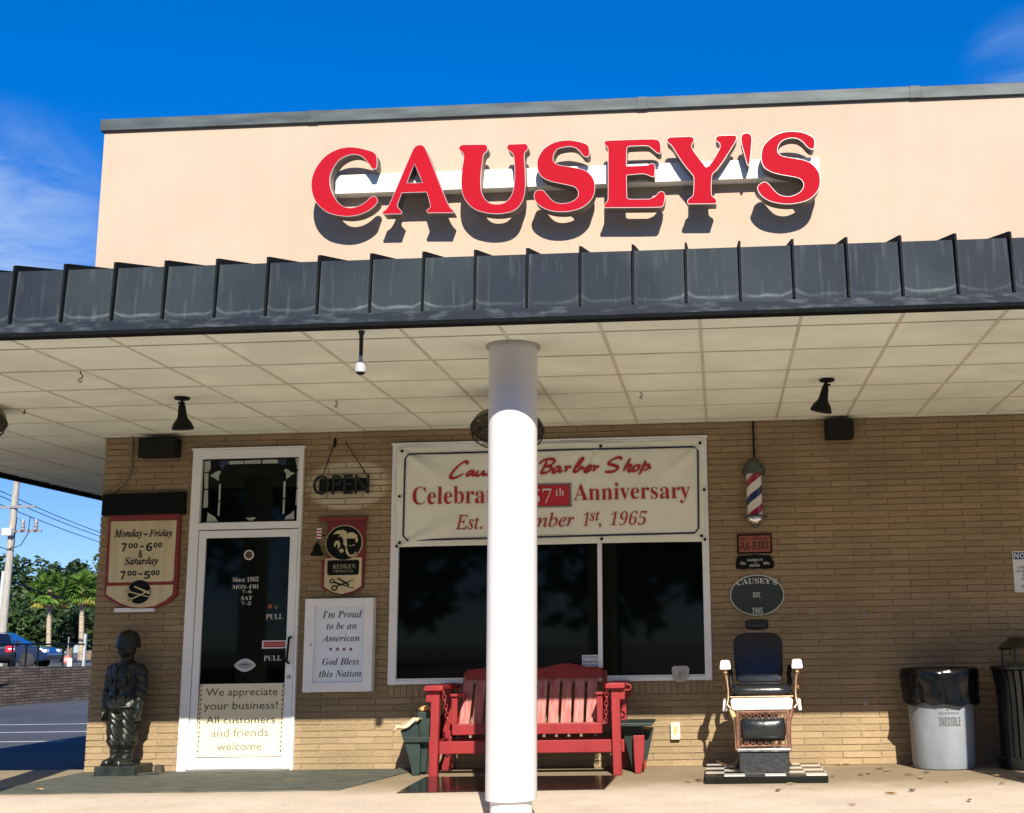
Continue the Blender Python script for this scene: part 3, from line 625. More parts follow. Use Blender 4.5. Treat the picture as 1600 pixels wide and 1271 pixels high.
# conduit, wall speakers
pts = [(207, 683), (206, 705), (205, 730), (202, 743), (192, 756), (180, 766), (168, 776)]
mb = MB(); mb.tube([(W(a, c, -.02)[0], -.02, W(a, c, -.02)[1]) for a, c in pts], .012, 10); mb.tube([(W(205, y, -.02)[0], -.02, W(205, y, -.02)[1]) for y in (727, 733)], .018, 10)
tag(part('conduit', mb, mat('painted_conduit', (.22, .17, .10), .6), None, smooth=50, loc=(-5.2, 0, 2.4)), 'tan conduit bending down from the porch ceiling near the corner', 'pipe')
def speaker(px0, px1, py0, py1, label):
    x0, z1 = W(px0, py0, -.16); x1, z0 = W(px1, py1, -.16)
    t = thing('wall_speaker', label, 'speaker', ((x0+x1)/2, 0, z0), 'black speakers under the porch ceiling')
    mb = MB(); mb.box(x0, x1, -.15, -.03, z0, z1); part('cabinet', mb, BLACK, t, bevel=.012)
    mb = MB(); mb.box(x0+.012, x1-.012, -.158, -.151, z0+.012, z1-.012); part('grille', mb, mat('speaker_cloth', (.007, .007, .007), .95), t, bevel=.005)
    mb = MB(); mb.box((x0+x1)/2-.03, (x0+x1)/2+.03, -.0295, 0, z0+.04, z1-.04); part('bracket', mb, BLACK, t)
speaker(1289, 1335, 654, 684, 'black wall speaker under the ceiling right of the barber pole')
speaker(215, 273, 684, 713, 'black wall speaker under the ceiling left of the door')

# neon OPEN sign on a chain
t = wthing('open_sign', 'unlit dark OPEN neon sign hanging on chains beside the door', 'sign', 533, 773)
T('OPEN', 'R', 489, 577, 742, 773, -.05, mat('neon_tube', (.006, .006, .006), .4, var=.2), t, name='neon_letters', ext=.25, thin=.006)
mb = MB(); a = W(495, 745, -.045); c = W(575, 770, -.045); mb.box(a[0]+.02, c[0]-.02, -.032, -.024, c[1]+.02, a[1]-.02); part('backing_bar', mb, BLACK, t)
hk = W(523, 690, -.03)
for ax, ay in ((505, 742), (573, 742)):
    q = W(ax, ay, -.045); mb = MB(); mb.tube([(hk[0]+(.0 if ax < 540 else .09), -.02, hk[1]), (q[0], -.045, q[1])], .0045, 6); part('chain', mb, BLACK, t)
mb = MB(); mb.ell((hk[0], -.02, hk[1]-.01), (.014, .014, .045)); part('knot', mb, BLACK, t, smooth=60)

# red products sign with two drawn heads
t = wthing('products_sign', 'maroon pennant sign with two drawn heads and scissors left of the window', 'sign', 535, 935)
rk = lambda P, Y: pxpoly(P, Y, 495, 800, 9.078)
mb = MB(); mb.prism(rk([(150, 120), (690, 120), (680, 660), (655, 1075), (520, 1155), (390, 1185), (240, 1160), (130, 1110), (60, 1090), (70, 690), (150, 640)], -.03), -.03, -.002); part('board', mb, mat('maroon_board', (.17, .016, .018), .6, var=.15), t, bevel=.005)
mb = MB(); mb.prism(rk([(20, 85), (715, 75), (710, 120), (22, 130)], -.045), -.045, -.003); part('top_rail', mb, MAROON, t, bevel=.004)
mb = MB(); mb.prism(rk([(115, 660), (638, 645), (630, 1050), (520, 1120), (350, 1168), (220, 1135), (100, 1062)], -.034), -.034, -.025); part('cream_panel', mb, CREAM, t, bevel=.002)
cx, cz = rk([(385, 440)], -.04)[0]; mb = MB(); mb.disc(cx, cz, .166, .157, -.038, -.028, 40); part('disc_rim', mb, CREAM, t)
mb = MB(); mb.disc(cx, cz, .158, .149, -.042, -.03, 40); part('disc', mb, BLKP, t)
mb = MB()
for P in ([(225, 320), (290, 270), (370, 255), (420, 280), (430, 330), (420, 400), (430, 450), (415, 530), (400, 480), (375, 460), (380, 400), (350, 350), (300, 350), (350, 320), (290, 310)], [(240, 480), (260, 420), (300, 405), (330, 440), (330, 490), (290, 530), (300, 470), (275, 450), (265, 500)], [(310, 545), (350, 520), (385, 545), (370, 575), (340, 580)],
          [(430, 380), (425, 320), (460, 292), (520, 292), (570, 330), (585, 400), (570, 440), (550, 430), (545, 380), (490, 375)], [(405, 545), (425, 500), (440, 560), (470, 612), (520, 605), (555, 560), (560, 580), (520, 630), (470, 640), (425, 605)], [(455, 472), (490, 478), (485, 488), (460, 486)], [(500, 470), (540, 465), (535, 478), (505, 480)]):
    mb.prism(rk(P, -.046), -.046, -.04)
part('drawn_heads', mb, CREAM, t)
mb = MB(); mb.prism(rk([(150, 705), (170, 690), (580, 682), (600, 700), (590, 880), (570, 892), (170, 900), (148, 885)], -.04), -.04, -.03); part('name_panel', mb, BLKP, t)
T('REDKEN', 'B', 495+225/9.078, 495+550/9.078, 800+745/9.078, 800+805/9.078, -.0405, mat('gold_lettering', (.36, .31, .2), .6), t, thin=-.006)
T('PRODUCTS', 'B', 495+240/9.078, 495+510/9.078, 800+825/9.078, 800+858/9.078, -.0405, mat('gold_lettering', (.3, .26, .17), .6), t, thin=-.008)
emblem(495, 800, 9.078, [((245, 1000), (530, 1088), 24, 7), ((290, 1052), (520, 964), 22, 8), ((292, 940), (455, 1036), 18, 28)], [((216, 984), 38), ((248, 1080), 46)], -.0375, BLKP, t)

# small bell with a striped ribbon
x, z = W(495, 866, -.08)
t = thing('wall_bell', 'small black bell with a striped ribbon beside the maroon pennant sign', 'bell', (x, 0, z))
mb = MB(); mb.lathe([(.058, -.015), (.055, 0), (.036, .03), (.026, .075), (.012, .095)], (x, -.08, z), 20); part('bell', mb, BLKP, t, smooth=50)
mb = MB(); mb.tube([(x, -.08, z+.09), (x+.01, -.075, z+.15), (x+.03, -.02, z+.17), (x+.035, 0, z+.17)], .006, 6); part('bracket', mb, BLKP, t)
RIB = MB(); RIBW = MB()
a = W(499, 834, -.08); 
for i in range(7): (RIB if i % 2 else RIBW).box(a[0]-.024, a[0]+.020, -.082, -.079, a[1]-.045+.013*i, a[1]-.045+.013*(i+1)-.0004)
part('ribbon', RIB, INKRED, t); part('ribbon', RIBW, WPAPER, t)

# display case
t = wthing('display_case', 'white framed notice case reading I\'m Proud to be an American', 'display case', 530, 1082)
x0, z1 = W(477, 936, -.09); x1, z0 = W(580, 1081, -.09)
gx0, gz1 = W(491.5, 949, -.09); gx1, gz0 = W(566, 1066, -.09)
mb = MB(); mb.box(x0, gx0, -.09, -.001, z0, z1); mb.box(gx1, x1, -.09, -.001, z0, z1); mb.box(gx0-.001, gx1+.001, -.0895, -.001, gz1, z1-.001); mb.box(gx0-.001, gx1+.001, -.0895, -.001, z0+.001, gz0)
part('case_frame', mb, WHITE, t, bevel=.005)
mb = MB(); mb.box(gx0-.001, gx1+.001, -.055, -.003, gz0-.001, gz1+.001); pa = part('notice_paper', mb, mat('notice_paper', (.74, .80, .86), .6, var=.02), t)
CI = [("I'm Proud", (310, 745, 240, 322)), ('to be an', (355, 685, 372, 448)), ('American', (305, 720, 510, 583)), ('God Bless', (308, 715, 765, 842)), ('this Nation', (272, 738, 896, 975))]
for s, a in CI: T(s, 'BI', 460+a[0]/7.06, 460+a[1]/7.06, 920+a[2]/7.06, 920+a[3]/7.06, -.0565, INK, pa, thin=-.004)
for i in range(4):
    mb = MB(); sx_, sz_ = W(460+(400+i*74)/7.06, 920+668/7.06, -.057); mb.prism([(sx_+(.018 if j % 2 == 0 else .0075)*math.sin(j*math.pi/5), sz_+(.018 if j % 2 == 0 else .0075)*math.cos(j*math.pi/5)) for j in range(10)], -.0575, -.055)
    part('star', mb, mat('dark_red_ink', (.16, .015, .05), .6), pa)
mb = MB(); mb.disc(*W(460+178/7.06, 920+620/7.06, -.093), .01, .01, -.094, -.088, 16); part('lock', mb, STEEL, t)

# ------------------------------------------------------------------ anniversary banner
YB = -.05
t = wthing('banner', 'cream vinyl anniversary banner tied over the top of the window', 'banner', 860, 850)
P00, P10, P11, P01 = W(619, 855, YB), W(1099, 846.5, YB), W(1103.5, 686.5, YB), W(621, 699.5, YB)
mb = MB(); nx, nz = 150, 52; gr = []
def bwave(u, v):
    w_ = .006*math.sin(u*9+v*3)+.003*math.sin(u*23-v*6)
    for cu, cv, du, dv in ((0, 1, 1, -.75), (1, 1, -1, -.9), (.655, 1, -.25, -1), (0, 0, 1, .4)):
        a_, b_ = (u-cu)*3, v-cv; r = math.hypot(a_, b_)
        ang = math.atan2(b_, a_)-math.atan2(dv, du); w_ += .026*math.exp(-(ang/.13)**2)*math.exp(-r/.6)*min(1, r*5)-.012*math.exp(-((ang-.3)/.13)**2)*math.exp(-r/.5)*min(1, r*5)
    return w_
for j in range(nz+1):
    row = []
    for i in range(nx+1):
        u, v_ = i/nx, j/nz
        x = (P00[0]*(1-u)+P10[0]*u)*(1-v_)+(P01[0]*(1-u)+P11[0]*u)*v_; z = (P00[1]*(1-u)+P10[1]*u)*(1-v_)+(P01[1]*(1-u)+P11[1]*u)*v_
        z += (-.012 if v_ > .5 else .006)*math.sin(u*math.pi*2)**2*abs(v_-.5)
        row.append(mb.v((x, YB+.012-bwave(u, v_)*1.5, z)))
    gr.append(row)
for j in range(nz):
    for i in range(nx): mb.face([gr[j][i], gr[j][i+1], gr[j+1][i+1], gr[j+1][i]])
ban = part('vinyl_sheet', mb, BANNER, t, smooth=180)
YT = YB-.008
bl = [(227, 163), (1380+1372, 0)]
def bpx(x, y, first=True): return (600+x/5.714, 680+y/5.714) if first else (840+x/5.714, 680+y/5.714)
outl = [bpx(180, 205), bpx(230, 160), bpx(1390, 94, False), bpx(1438, 135, False), bpx(1446, 832, False), bpx(1405, 882, False), bpx(205, 948), bpx(160, 900)]
mb = MB(); Q = [W(px, py, YT) for px, py in outl]; Qi = inset(Q, .016)
for i in range(8): mb.prism([Q[i], Q[(i+1) % 8], Qi[(i+1) % 8], Qi[i]], YT, YT+.0015)
part('border_line', mb, NAVY, ban)
BRUSH = [  # (strokes traced as brush centre lines, offset of the survey crop)
 ((600, 680), [[(735, 262), (738, 238), (705, 240), (650, 280), (605, 335), (592, 370), (610, 385), (655, 372), (705, 340)], [(800, 318), (770, 318), (742, 340), (738, 358), (760, 355), (795, 322)], [(800, 318), (788, 345), (800, 358), (825, 340)], [(838, 315), (822, 345), (835, 360), (865, 345), (890, 312)], [(890, 312), (880, 345), (892, 356), (915, 342)],
   [(965, 300), (935, 325), (955, 345), (935, 360), (915, 350)], [(975, 335), (1005, 320), (1010, 305), (990, 300), (968, 325), (975, 352), (1010, 345)], [(1030, 300), (1025, 335), (1045, 345), (1075, 300), (1045, 375), (1010, 395)], [(1100, 225), (1090, 265)], [(1140, 300), (1110, 318), (1128, 338), (1108, 355), (1088, 345)]]),
 ((840, 680), [[(82, 232), (58, 285), (28, 332)], [(15, 262), (40, 232), (95, 216), (140, 218), (148, 240), (115, 268), (65, 280)], [(65, 280), (110, 280), (122, 300), (95, 328), (55, 340), (18, 334)],
   [(208, 285), (175, 285), (143, 312), (138, 334), (160, 332), (200, 295)], [(208, 285), (195, 318), (205, 330), (228, 315)], [(240, 285), (262, 292), (244, 332)], [(255, 308), (278, 285), (300, 290)], [(318, 318), (350, 290), (395, 235), (405, 210), (385, 215), (350, 270), (325, 320), (345, 328), (380, 305), (375, 285)], [(375, 285), (400, 295), (420, 300)],
   [(425, 312), (468, 300), (478, 282), (455, 280), (428, 305), (425, 328), (450, 330), (490, 308)], [(495, 280), (515, 288), (498, 328)], [(508, 305), (528, 282), (548, 288)],
   [(745, 222), (740, 202), (700, 205), (645, 235), (635, 258), (690, 272), (715, 290), (695, 318), (645, 330), (600, 328)],
   [(830, 205), (800, 255), (765, 325)], [(775, 305), (815, 268), (832, 275), (812, 312), (825, 325), (850, 308)], [(895, 265), (862, 280), (850, 310), (868, 322), (900, 300), (905, 275), (895, 265)], [(965, 225), (935, 300), (905, 358)], [(935, 292), (975, 265), (995, 278), (980, 302), (945, 320)], [(985, 295), (1015, 292)]])]
mb = MB(); kk = 0
for (ox, oy), ss in BRUSH:
    for S_ in ss:
        P = [Vector(W(ox+a_/5.714, oy+b_/5.714, YT)) for a_, b_ in S_]; Q = []
        for i in range(len(P)-1):
            p0, p1, p2, p3 = P[max(i-1, 0)], P[i], P[i+1], P[min(i+2, len(P)-1)]
            for j in range(5):
                u = j/5; Q.append(.5*((2*p1)+(p2-p0)*u+(2*p0-5*p1+4*p2-p3)*u*u+(3*p1-p0-3*p2+p3)*u**3))
        Q.append(P[-1]); ln_ = len(Q); prev = None; kk += 1; y_ = YT-.00004*kk
        nib = Vector((.82, .57))
        for i, q in enumerate(Q):
            t_ = (Q[min(i+1, ln_-1)]-Q[max(i-1, 0)]).normalized(); nn = Vector((-t_.y, t_.x))
            w_ = (.0075+.0085*abs(nn.dot(nib)))*(.55+.45*min(1, min(i, ln_-1-i)/2.5))
            a_, b_ = mb.v((q.x+nn.x*w_, y_, q.y+nn.y*w_)), mb.v((q.x-nn.x*w_, y_, q.y-nn.y*w_))
            if prev: mb.face([prev[0], prev[1], b_, a_])
            prev = (a_, b_)
part('lettering', mb, INKRED, ban)
T('Celebrating', 'B', 644, 816, 759, 795, YT, INKRED, ban, thin=-.004)
T('Anniversary', 'B', 896, 1078, 754, 788, YT, INKRED, ban, thin=-.004)
T('Est.', 'I', 712, 753, 805, 827.5, YT, INKRED, ban, thin=.006)
T('September', 'I', 763, 897, 801.5, 830.5, YT, INKRED, ban, thin=.006)
T('1', 'B', 911, 920, 800.5, 822, YT, INKRED, ban, thin=-.012, shear=.25)
T('st', 'I', 921, 937, 799, 814, YT, INKRED, ban, thin=.006)
T(',', 'B', 935, 939.5, 818, 825, YT, INKRED, ban)
T('1965', 'B', 953, 1011, 799, 821, YT, INKRED, ban, thin=-.014, shear=.25)
a = W(822, 791, YT); c = W(889.5, 757.5, YT)
mb = MB(); mb.box(a[0], c[0], YT, YT+.0015, a[1], c[1]); bx = part('number_box', mb, mat('box_red', (.46, .016, .03), .6), ban)
mb = MB(); 
k = 0; x = a[0]
while x < c[0]+.01:
    for z in (a[1]-.008, c[1]+.008): mb.prism([(x, z-.008), (x+.009, z-.008), (x+.018, z+.008), (x+.009, z+.008)], YT-.001, YT+.0012)
    x += .0175
z = a[1]
while z < c[1]: mb.prism([(c[0]+.001, z), (c[0]+.019, z+.008), (c[0]+.019, z+.016), (c[0]+.001, z+.008)], YT-.001, YT+.0012); z += .0175
part('striped_edge', mb, NAVY, bx)
T('57', 'B', 829.5, 861.5, 764, 786.5, YT-.002, WPAPER, bx, thin=-.016); T('th', 'B', 868, 881, 763, 775, YT-.002, WPAPER, bx, thin=-.016)
def conform(o):                                          # the print lies on the wavy vinyl
    org = origin(o)
    for v in o.data.vertices:
        x, z = v.co.x+org.x, v.co.z+org.z; v_ = (z-P00[1])/(P01[1]-P00[1]); u = 0
        for _ in range(3):
            xl, xr = P00[0]*(1-v_)+P01[0]*v_, P10[0]*(1-v_)+P11[0]*v_; u = (x-xl)/(xr-xl)
            zl, zh = P00[1]*(1-u)+P10[1]*u, P01[1]*(1-u)+P11[1]*u; v_ = (z-zl)/(zh-zl)
        v.co.y = YB+.012-bwave(u, v_)*1.5-.0095+(v.co.y+org.y-YT)-org.y
    for c in o.children: conform(c)
bpy.context.view_layer.update()
for o_ in list(ban.children):
    bm_ = bmesh.new(); bm_.from_mesh(o_.data); bmesh.ops.subdivide_edges(bm_, edges=[e for e in bm_.edges if e.calc_length() > .06], cuts=6, use_grid_fill=True) if o_.name.startswith(('border', 'number')) else bmesh.ops.subdivide_edges(bm_, edges=[e for e in bm_.edges if e.calc_length() > .03], cuts=2)
    bm_.to_mesh(o_.data); bm_.free(); conform(o_)
for px, py in (bpx(160, 143), bpx(138, 548), bpx(140, 962), bpx(112, 994), bpx(563, 98, False), bpx(1450, 70, False), bpx(1488, 488, False), bpx(1463, 900, False), bpx(1494, 932, False), bpx(572, 928, False)):
    mb = MB(); x, z = W(px, py, YB-.006); mb.ell((x, YB-.006, z), (.014, .012, .014), 10, 6)
    part('grommet', mb, BLKP, ban, smooth=60)

# ------------------------------------------------------------------ stickers and papers on the glass
def sticker(name, label, px0, px1, py0, py1, m, Y=-.0075, th=.0015):
    x0, z0 = W(px0, py1, Y); x1, z1 = W(px1, py0, Y); t = thing(name, label, 'sticker', ((x0+x1)/2, Y, z0))
    mb = MB(); mb.box(x0, x1, Y, Y+th, z0, z1); part('sheet', mb, m, t); return t
cx, cz = W(300+452/5.082, 830+190/5.082, -.008)
t = thing('round_sticker', 'round white ringed sticker near the top of the door glass', 'sticker', (cx, -.008, cz-.044))
mb = MB(); mb.annulus(cx, cz, .044, .044, .010, -.009, -.0055); part('ring', mb, WPAPER, t)
mb = MB(); mb.disc(cx, cz, .0335, .0335, -.008, -.0055); part('centre', mb, mat('brown_ink', (.09, .035, .02), .5, scale=60, var=.5), t)
for (px, py, r, m, s) in ((620, 598, .021, mat('rust_ink', (.26, .05, .025), .5, scale=70, var=.4), 'small rust red round sticker above the word PULL on the door'), (668, 607, .017, mat('olive_ink', (.10, .10, .05), .5, scale=70, var=.4), 'small olive round sticker above the word PULL on the door')):
    cx, cz = W(300+px/5.082, 830+py/5.082, -.008); mb = MB(); mb.disc(cx, cz, r, r*.9, -.0085, -.0055, 20)
    tag(part('round_sticker', mb, m, None, loc=(cx, -.008, cz)), s, 'sticker')
t = sticker('no_soliciting_sticker', 'small red bordered no soliciting plate on the door glass', 300+555/5.082, 300+752/5.082, 830+868/5.082, 830+934/5.082, WPAPER)
a = W(300+567/5.082, 830+924/5.082, -.0082); c = W(300+740/5.082, 830+877/5.082, -.0082); mb = MB(); mb.box(a[0], c[0], -.0088, -.007, a[1], c[1]); rp_ = part('red_panel', mb, mat('plate_red', (.38, .02, .03), .5), t)
T('NO SOLICITING', 'H', 300+580/5.082, 300+728/5.082, 830+890/5.082, 830+910/5.082, -.0092, mat('pink_ink', (.55, .25, .25), .6), rp_)
cx, cz = W(300+420/5.082, 830+1066/5.082, -.01)
def lens(rx, rz, k=14): 
    return [(cx-rx+2*rx*i/k, cz+rz*math.sin(math.pi*i/k)**.8) for i in range(k+1)]+[(cx+rx-2*rx*i/k, cz-rz*math.sin(math.pi*i/k)**.8) for i in range(1, k)]
t = thing('football_sticker', 'silver football shaped sticker low on the door glass', 'sticker', (cx, -.01, cz-.05))
mb = MB(); mb.prism(lens(.098, .056), -.009, -.0055); part('outline', mb, mat('silver_film', (.50, .51, .52), .35, .3), t)
mb = MB(); mb.prism(lens(.07, .028), -.0095, -.0088); part('inner_band', mb, mat('grey_film', (.28, .29, .30), .4), t)
mb = MB(); mb.box(cx-.035, cx+.035, -.0100, -.0094, cz+.002, cz+.009); part('laces', mb, INK, t)

t = wthing('door_notice', 'cream paper notice thanking customers fixed to the lower door glass', 'notice', 375, 1183)
YP = -.012
mb = MB(); mb.prism([W(313, 1069.5, YP), W(444, 1067.5, YP), W(440.5, 1182, YP), W(305.5, 1183.5, YP)], YP, YP+.003); pp = part('paper', mb, CPAPER, t)
for s, a in (('We appreciate', (165, 1000, 190, 306)), ('your business!', (140, 1000, 348, 466)), ('All customers', (165, 970, 516, 604)), ('and friends', (225, 890, 660, 758)), ('welcome', (290, 815, 826, 914))):
    T(s, 'R', 300+a[0]/7.476, 300+a[1]/7.476, 1050+a[2]/7.476, 1050+a[3]/7.476, YP-.001, mat('grey_ink', (.03, .035, .035), .6) if a[2] < 600 else mat('pale_grey_ink', (.14, .135, .10), .6), pp)  # the two lowest lines are set in a paler ink
mr_, mk = MB(), MB()
for i in range(15):
    v_ = (i+.3)/15.3
    for xa_, xb_ in ((110, 62), (1062, 1030)):
        px = 300+(xa_+(xb_-xa_)*v_)/7.476; py = 1050+(165+v_*830)/7.476
        x, z = W(px, py, YP-.001); (mr_ if i % 3 == 1 else mk).prism([(x-.007, z), (x+.004, z+.004), (x+.008, z+.026), (x-.003, z+.022)], YP-.0012, YP)
part('dash_border', mr_, INKRED, pp); part('dash_border', mk, INK, pp)

t = sticker('loitering_sticker', 'small white no loitering notice in the window beside the mullion', 909.5, 935, 1023.5, 1042, WPAPER, -.002, .002)
for s, y0, y1 in (('No Loitering', 1025, 1029.5), ('Beyond this', 1032, 1036.5), ('point', 1038, 1041)):
    T(s, 'H', 911.5, 933, y0, y1, -.0028, mat('blue_ink', (.02, .03, .12), .6), t)
x0, z1 = W(1049, 1041, -.07); x1, z0 = W(1077.5, 1065.5, -.07)
def badge(x0, x1, z0, z1): w_ = x1-x0; return [(x0, z1-.02), (x0+.02, z1), (x1-.02, z1), (x1, z1-.02), (x1-.008, z0+.04), (x1-.04, z0), (x0+.04, z0), (x0+.008, z0+.04)]
t = thing('window_plaque', 'grey shield plaque standing on the window sill beside the barber chair', 'plaque', ((x0+x1)/2, -.05, z0))
mb = MB(); mb.prism(badge(x0, x1, z0, z1), -.06, -.045); part('plate', mb, mat('plaque_grey', (.42, .42, .39), .5), t, bevel=.004)
mb = MB(); mb.prism(badge(x0+.022, x1-.022, z0+.018, z1-.018), -.064, -.058); part('face', mb, mat('plaque_face', (.36, .35, .33), .7, scale=20, var=.3), t, bevel=.003)

# ------------------------------------------------------------------ barber pole and signs right of the window
x, _ = W(1178.5, 770, -.13); zt = W(1178, 741, -.13)[1]; zb_ = W(1178, 806, -.13)[1]
t = thing('barber_pole', 'striped red white and blue barber pole mounted on the brick wall', 'barber pole', (x, 0, zb_-.1))
STR = bpy.data.materials.new('barber_stripes'); STR.use_nodes = True; n, l, b = nodes(STR)
g = n.new('ShaderNodeTexCoord'); s3 = n.new('ShaderNodeSeparateXYZ'); l.new(g.outputs['Object'], s3.inputs[0])
at = n.new('ShaderNodeMath'); at.operation = 'ARCTAN2'; l.new(s3.outputs[0], at.inputs[0])
ng = n.new('ShaderNodeMath'); ng.operation = 'MULTIPLY_ADD'; ng.inputs[1].default_value = -1; ng.inputs[2].default_value = -.13; l.new(s3.outputs[1], ng.inputs[0]); l.new(ng.outputs[0], at.inputs[1])
m_ = n.new('ShaderNodeMath'); m_.operation = 'MULTIPLY_ADD'; m_.inputs[1].default_value = -.5/math.pi*1.0; l.new(at.outputs[0], m_.inputs[0])
zz = n.new('ShaderNodeMath'); zz.operation = 'MULTIPLY'; zz.inputs[1].default_value = 1/.305; l.new(s3.outputs[2], zz.inputs[0]); l.new(zz.outputs[0], m_.inputs[2])
fr_ = n.new('ShaderNodeMath'); fr_.operation = 'FRACT'; l.new(m_.outputs[0], fr_.inputs[0])
rr_ = n.new('ShaderNodeValToRGB'); rr_.color_ramp.interpolation = 'CONSTANT'; e = rr_.color_ramp.elements
e[0].position = 0; e[0].color = (.68, .67, .60, 1); e[1].position = .27; e[1].color = (.30, .02, .04, 1)
q = e.new(.5); q.color = (.68, .67, .60, 1); q = e.new(.77); q.color = (.02, .03, .13, 1)
l.new(fr_.outputs[0], rr_.inputs[0]); l.new(rr_.outputs[0], b.inputs['Base Color']); b.inputs['Roughness'].default_value = .12; b.inputs['Coat Weight'].default_value = .6
mb = MB(); mb.lathe([(.068, zb_), (.068, zt)], (x, -.13, 0), 32); part('striped_cylinder', mb, STR, t, smooth=50)
POLEM = mat('aged_green_metal', (.085, .10, .085), .4, .5, var=.2)
mb = MB(); mb.lathe([(.098, zt-.002), (.102, zt+.03), (.098, zt+.05), (.085, zt+.055), (.078, zt+.085), (.05, zt+.12), (.018, zt+.137), (.004, zt+.14)], (x, -.13, 0), 32); part('cap', mb, POLEM, t, smooth=40)
mb = MB(); mb.lathe([(.004, zb_-.105), (.025, zb_-.1), (.03, zb_-.085)], (x, -.13, 0), 24); mb.lathe([(.105, zb_-.018), (.105, zb_-.006), (.07, zb_+.004)], (x, -.13, 0), 32); part('lower_flange', mb, POLEM, t, smooth=40)
mb = MB(); mb.lathe([(.028, zb_-.086), (.055, zb_-.07), (.072, zb_-.045), (.074, zb_-.018)], (x, -.13, 0), 28); part('finial', mb, CHROME, t, smooth=60)
mb = MB(); mb.box(x-.03, x+.03, -.04, 0, zb_-.06, zt+.06); mb.box(x-.02, x+.02, -.13, -.03, zb_-.014, zb_-.008); mb.box(x-.02, x+.02, -.13, -.03, zt+.035, zt+.045); part('wall_bracket', mb, POLEM, t)
mb = MB(); mb.tube([(x+.012, -.012, zt+.06), (x+.012, -.012, ZC)], .008, 8); part('power_cable', mb, BLACK, t)

t = wthing('licence_plate', 'old orange licence plate AA 8387 in a black frame under the barber pole', 'licence plate', 1179, 865)
op = lambda P, Y: pxpoly(P, Y, 1140, 820, 8.477)
x0, z1 = op([(97, 128)], -.02)[0]; x1, z0 = op([(565, 378)], -.02)[0]
mb = MB(); mb.box(x0, x1, -.02, -.002, z0, z1); part('frame', mb, BLKP, t, bevel=.004)
mb = MB(); mb.box(x0+.014, x1-.014, -.024, -.0195, z0+.014, z1-.014); pl = part('plate', mb, mat('orange_plate', (.30, .075, .035), .5, var=.25, scale=30), t, bevel=.002)
T('AA-8387', 'H', 1140+138/8.477, 1140+518/8.477, 820+222/8.477, 820+335/8.477, -.0245, INK, pl); T('SOUTH CAROLINA', 'H', 1140+125/8.477, 1140+522/8.477, 820+172/8.477, 820+203/8.477, -.0245, INK, pl)
t = wthing('haircut_sign', 'small black scalloped HAIRCUT sign between the licence plate and oval sign', 'sign', 1180, 890)
mb = MB(); mb.prism(op([(100, 430), (160, 412), (280, 408), (340, 396), (400, 406), (530, 405), (560, 440), (590, 500), (585, 575), (540, 580), (460, 590), (400, 582), (320, 592), (250, 584), (170, 596), (85, 580), (82, 520)], -.016), -.016, -.002); part('board', mb, BLKP, t, bevel=.003)
for s, a in (('HAIRCUT', (235, 440, 455, 483)), ('AND', (315, 365, 497, 510)), ('SHAVE', (263, 402, 526, 556)), ('25¢', (142, 216, 495, 538)), ('85¢', (450, 528, 492, 535))):
    T(s, 'B', 1140+a[0]/8.477, 1140+a[1]/8.477, 820+a[2]/8.477, 820+a[3]/8.477, -.0175, PALE, t, thin=.004)
t = wthing('oval_sign', 'dark green oval sign reading CAUSEY\'S EST. 1965 above the barber chair', 'sign', 1183, 962)
cx, cz = W(1183, 930, -.02); rx = (W(1225.5, 930, -.02)[0]-W(1140.5, 930, -.02)[0])/2; rz = (W(1183, 898, -.02)[1]-W(1183, 962, -.02)[1])/2
mb = MB(); mb.disc(cx, cz, rx-.004, rz-.004, -.02, -.002, 48); part('board', mb, mat('oval_green', (.020, .034, .026), .55, var=.12), t)
mb = MB(); mb.annulus(cx, cz, rx, rz, .010, -.024, -.001, 48); part('rim', mb, mat('rim_grey', (.42, .46, .42), .6), t)
for s, a in (('EST.', (310, 415, 895, 964)), ('1965', (300, 437, 1098, 1176))):
    T(s, 'B', 1140+a[0]/8.477, 1140+a[1]/8.477, 820+a[2]/8.477, 820+a[3]/8.477, -.0215, PALE, t, thin=.006)
bm = fit_text("CAUSEY'S", 'B', cx-.172, cx+.172, cz+.098, cz+.146, -.0215, thin=.004)
for v_ in bm.verts: v_.co.z -= ((v_.co.x-cx)**2)*.55
part('lettering', bm, PALE, t)

# notice at the right edge
t = thing('notice_sign', 'white loitering notice sign with a blue header above the black bin', 'sign', (2.70, 0, 1.397))
mb = MB(); mb.box(2.576, 2.826, -.006, -.001, 1.397, 1.745); part('plate', mb, WPAPER, t, bevel=.0015)
mb = MB(); mb.box(2.583, 2.819, -.0075, -.0055, 1.675, 1.735); hd = part('header', mb, mat('header_blue', (.015, .03, .17), .5), t)
part('lettering', fit_text('NOTICE', 'H', 2.590, 2.812, 1.684, 1.727, -.0082), WPAPER, hd)
for s, w_, z in (('LOITERING', .165, 1.598), ('IS ALLOWED', .195, 1.565), ('ONLY', .105, 1.532), ('FROM', .12, 1.499), ('THE', .06, 1.466), ('PROPERTY', .13, 1.433)):
    part('lettering', fit_text(s, 'H', 2.701-w_/2, 2.701+w_/2, z, z+.021, -.0068), INK, t)

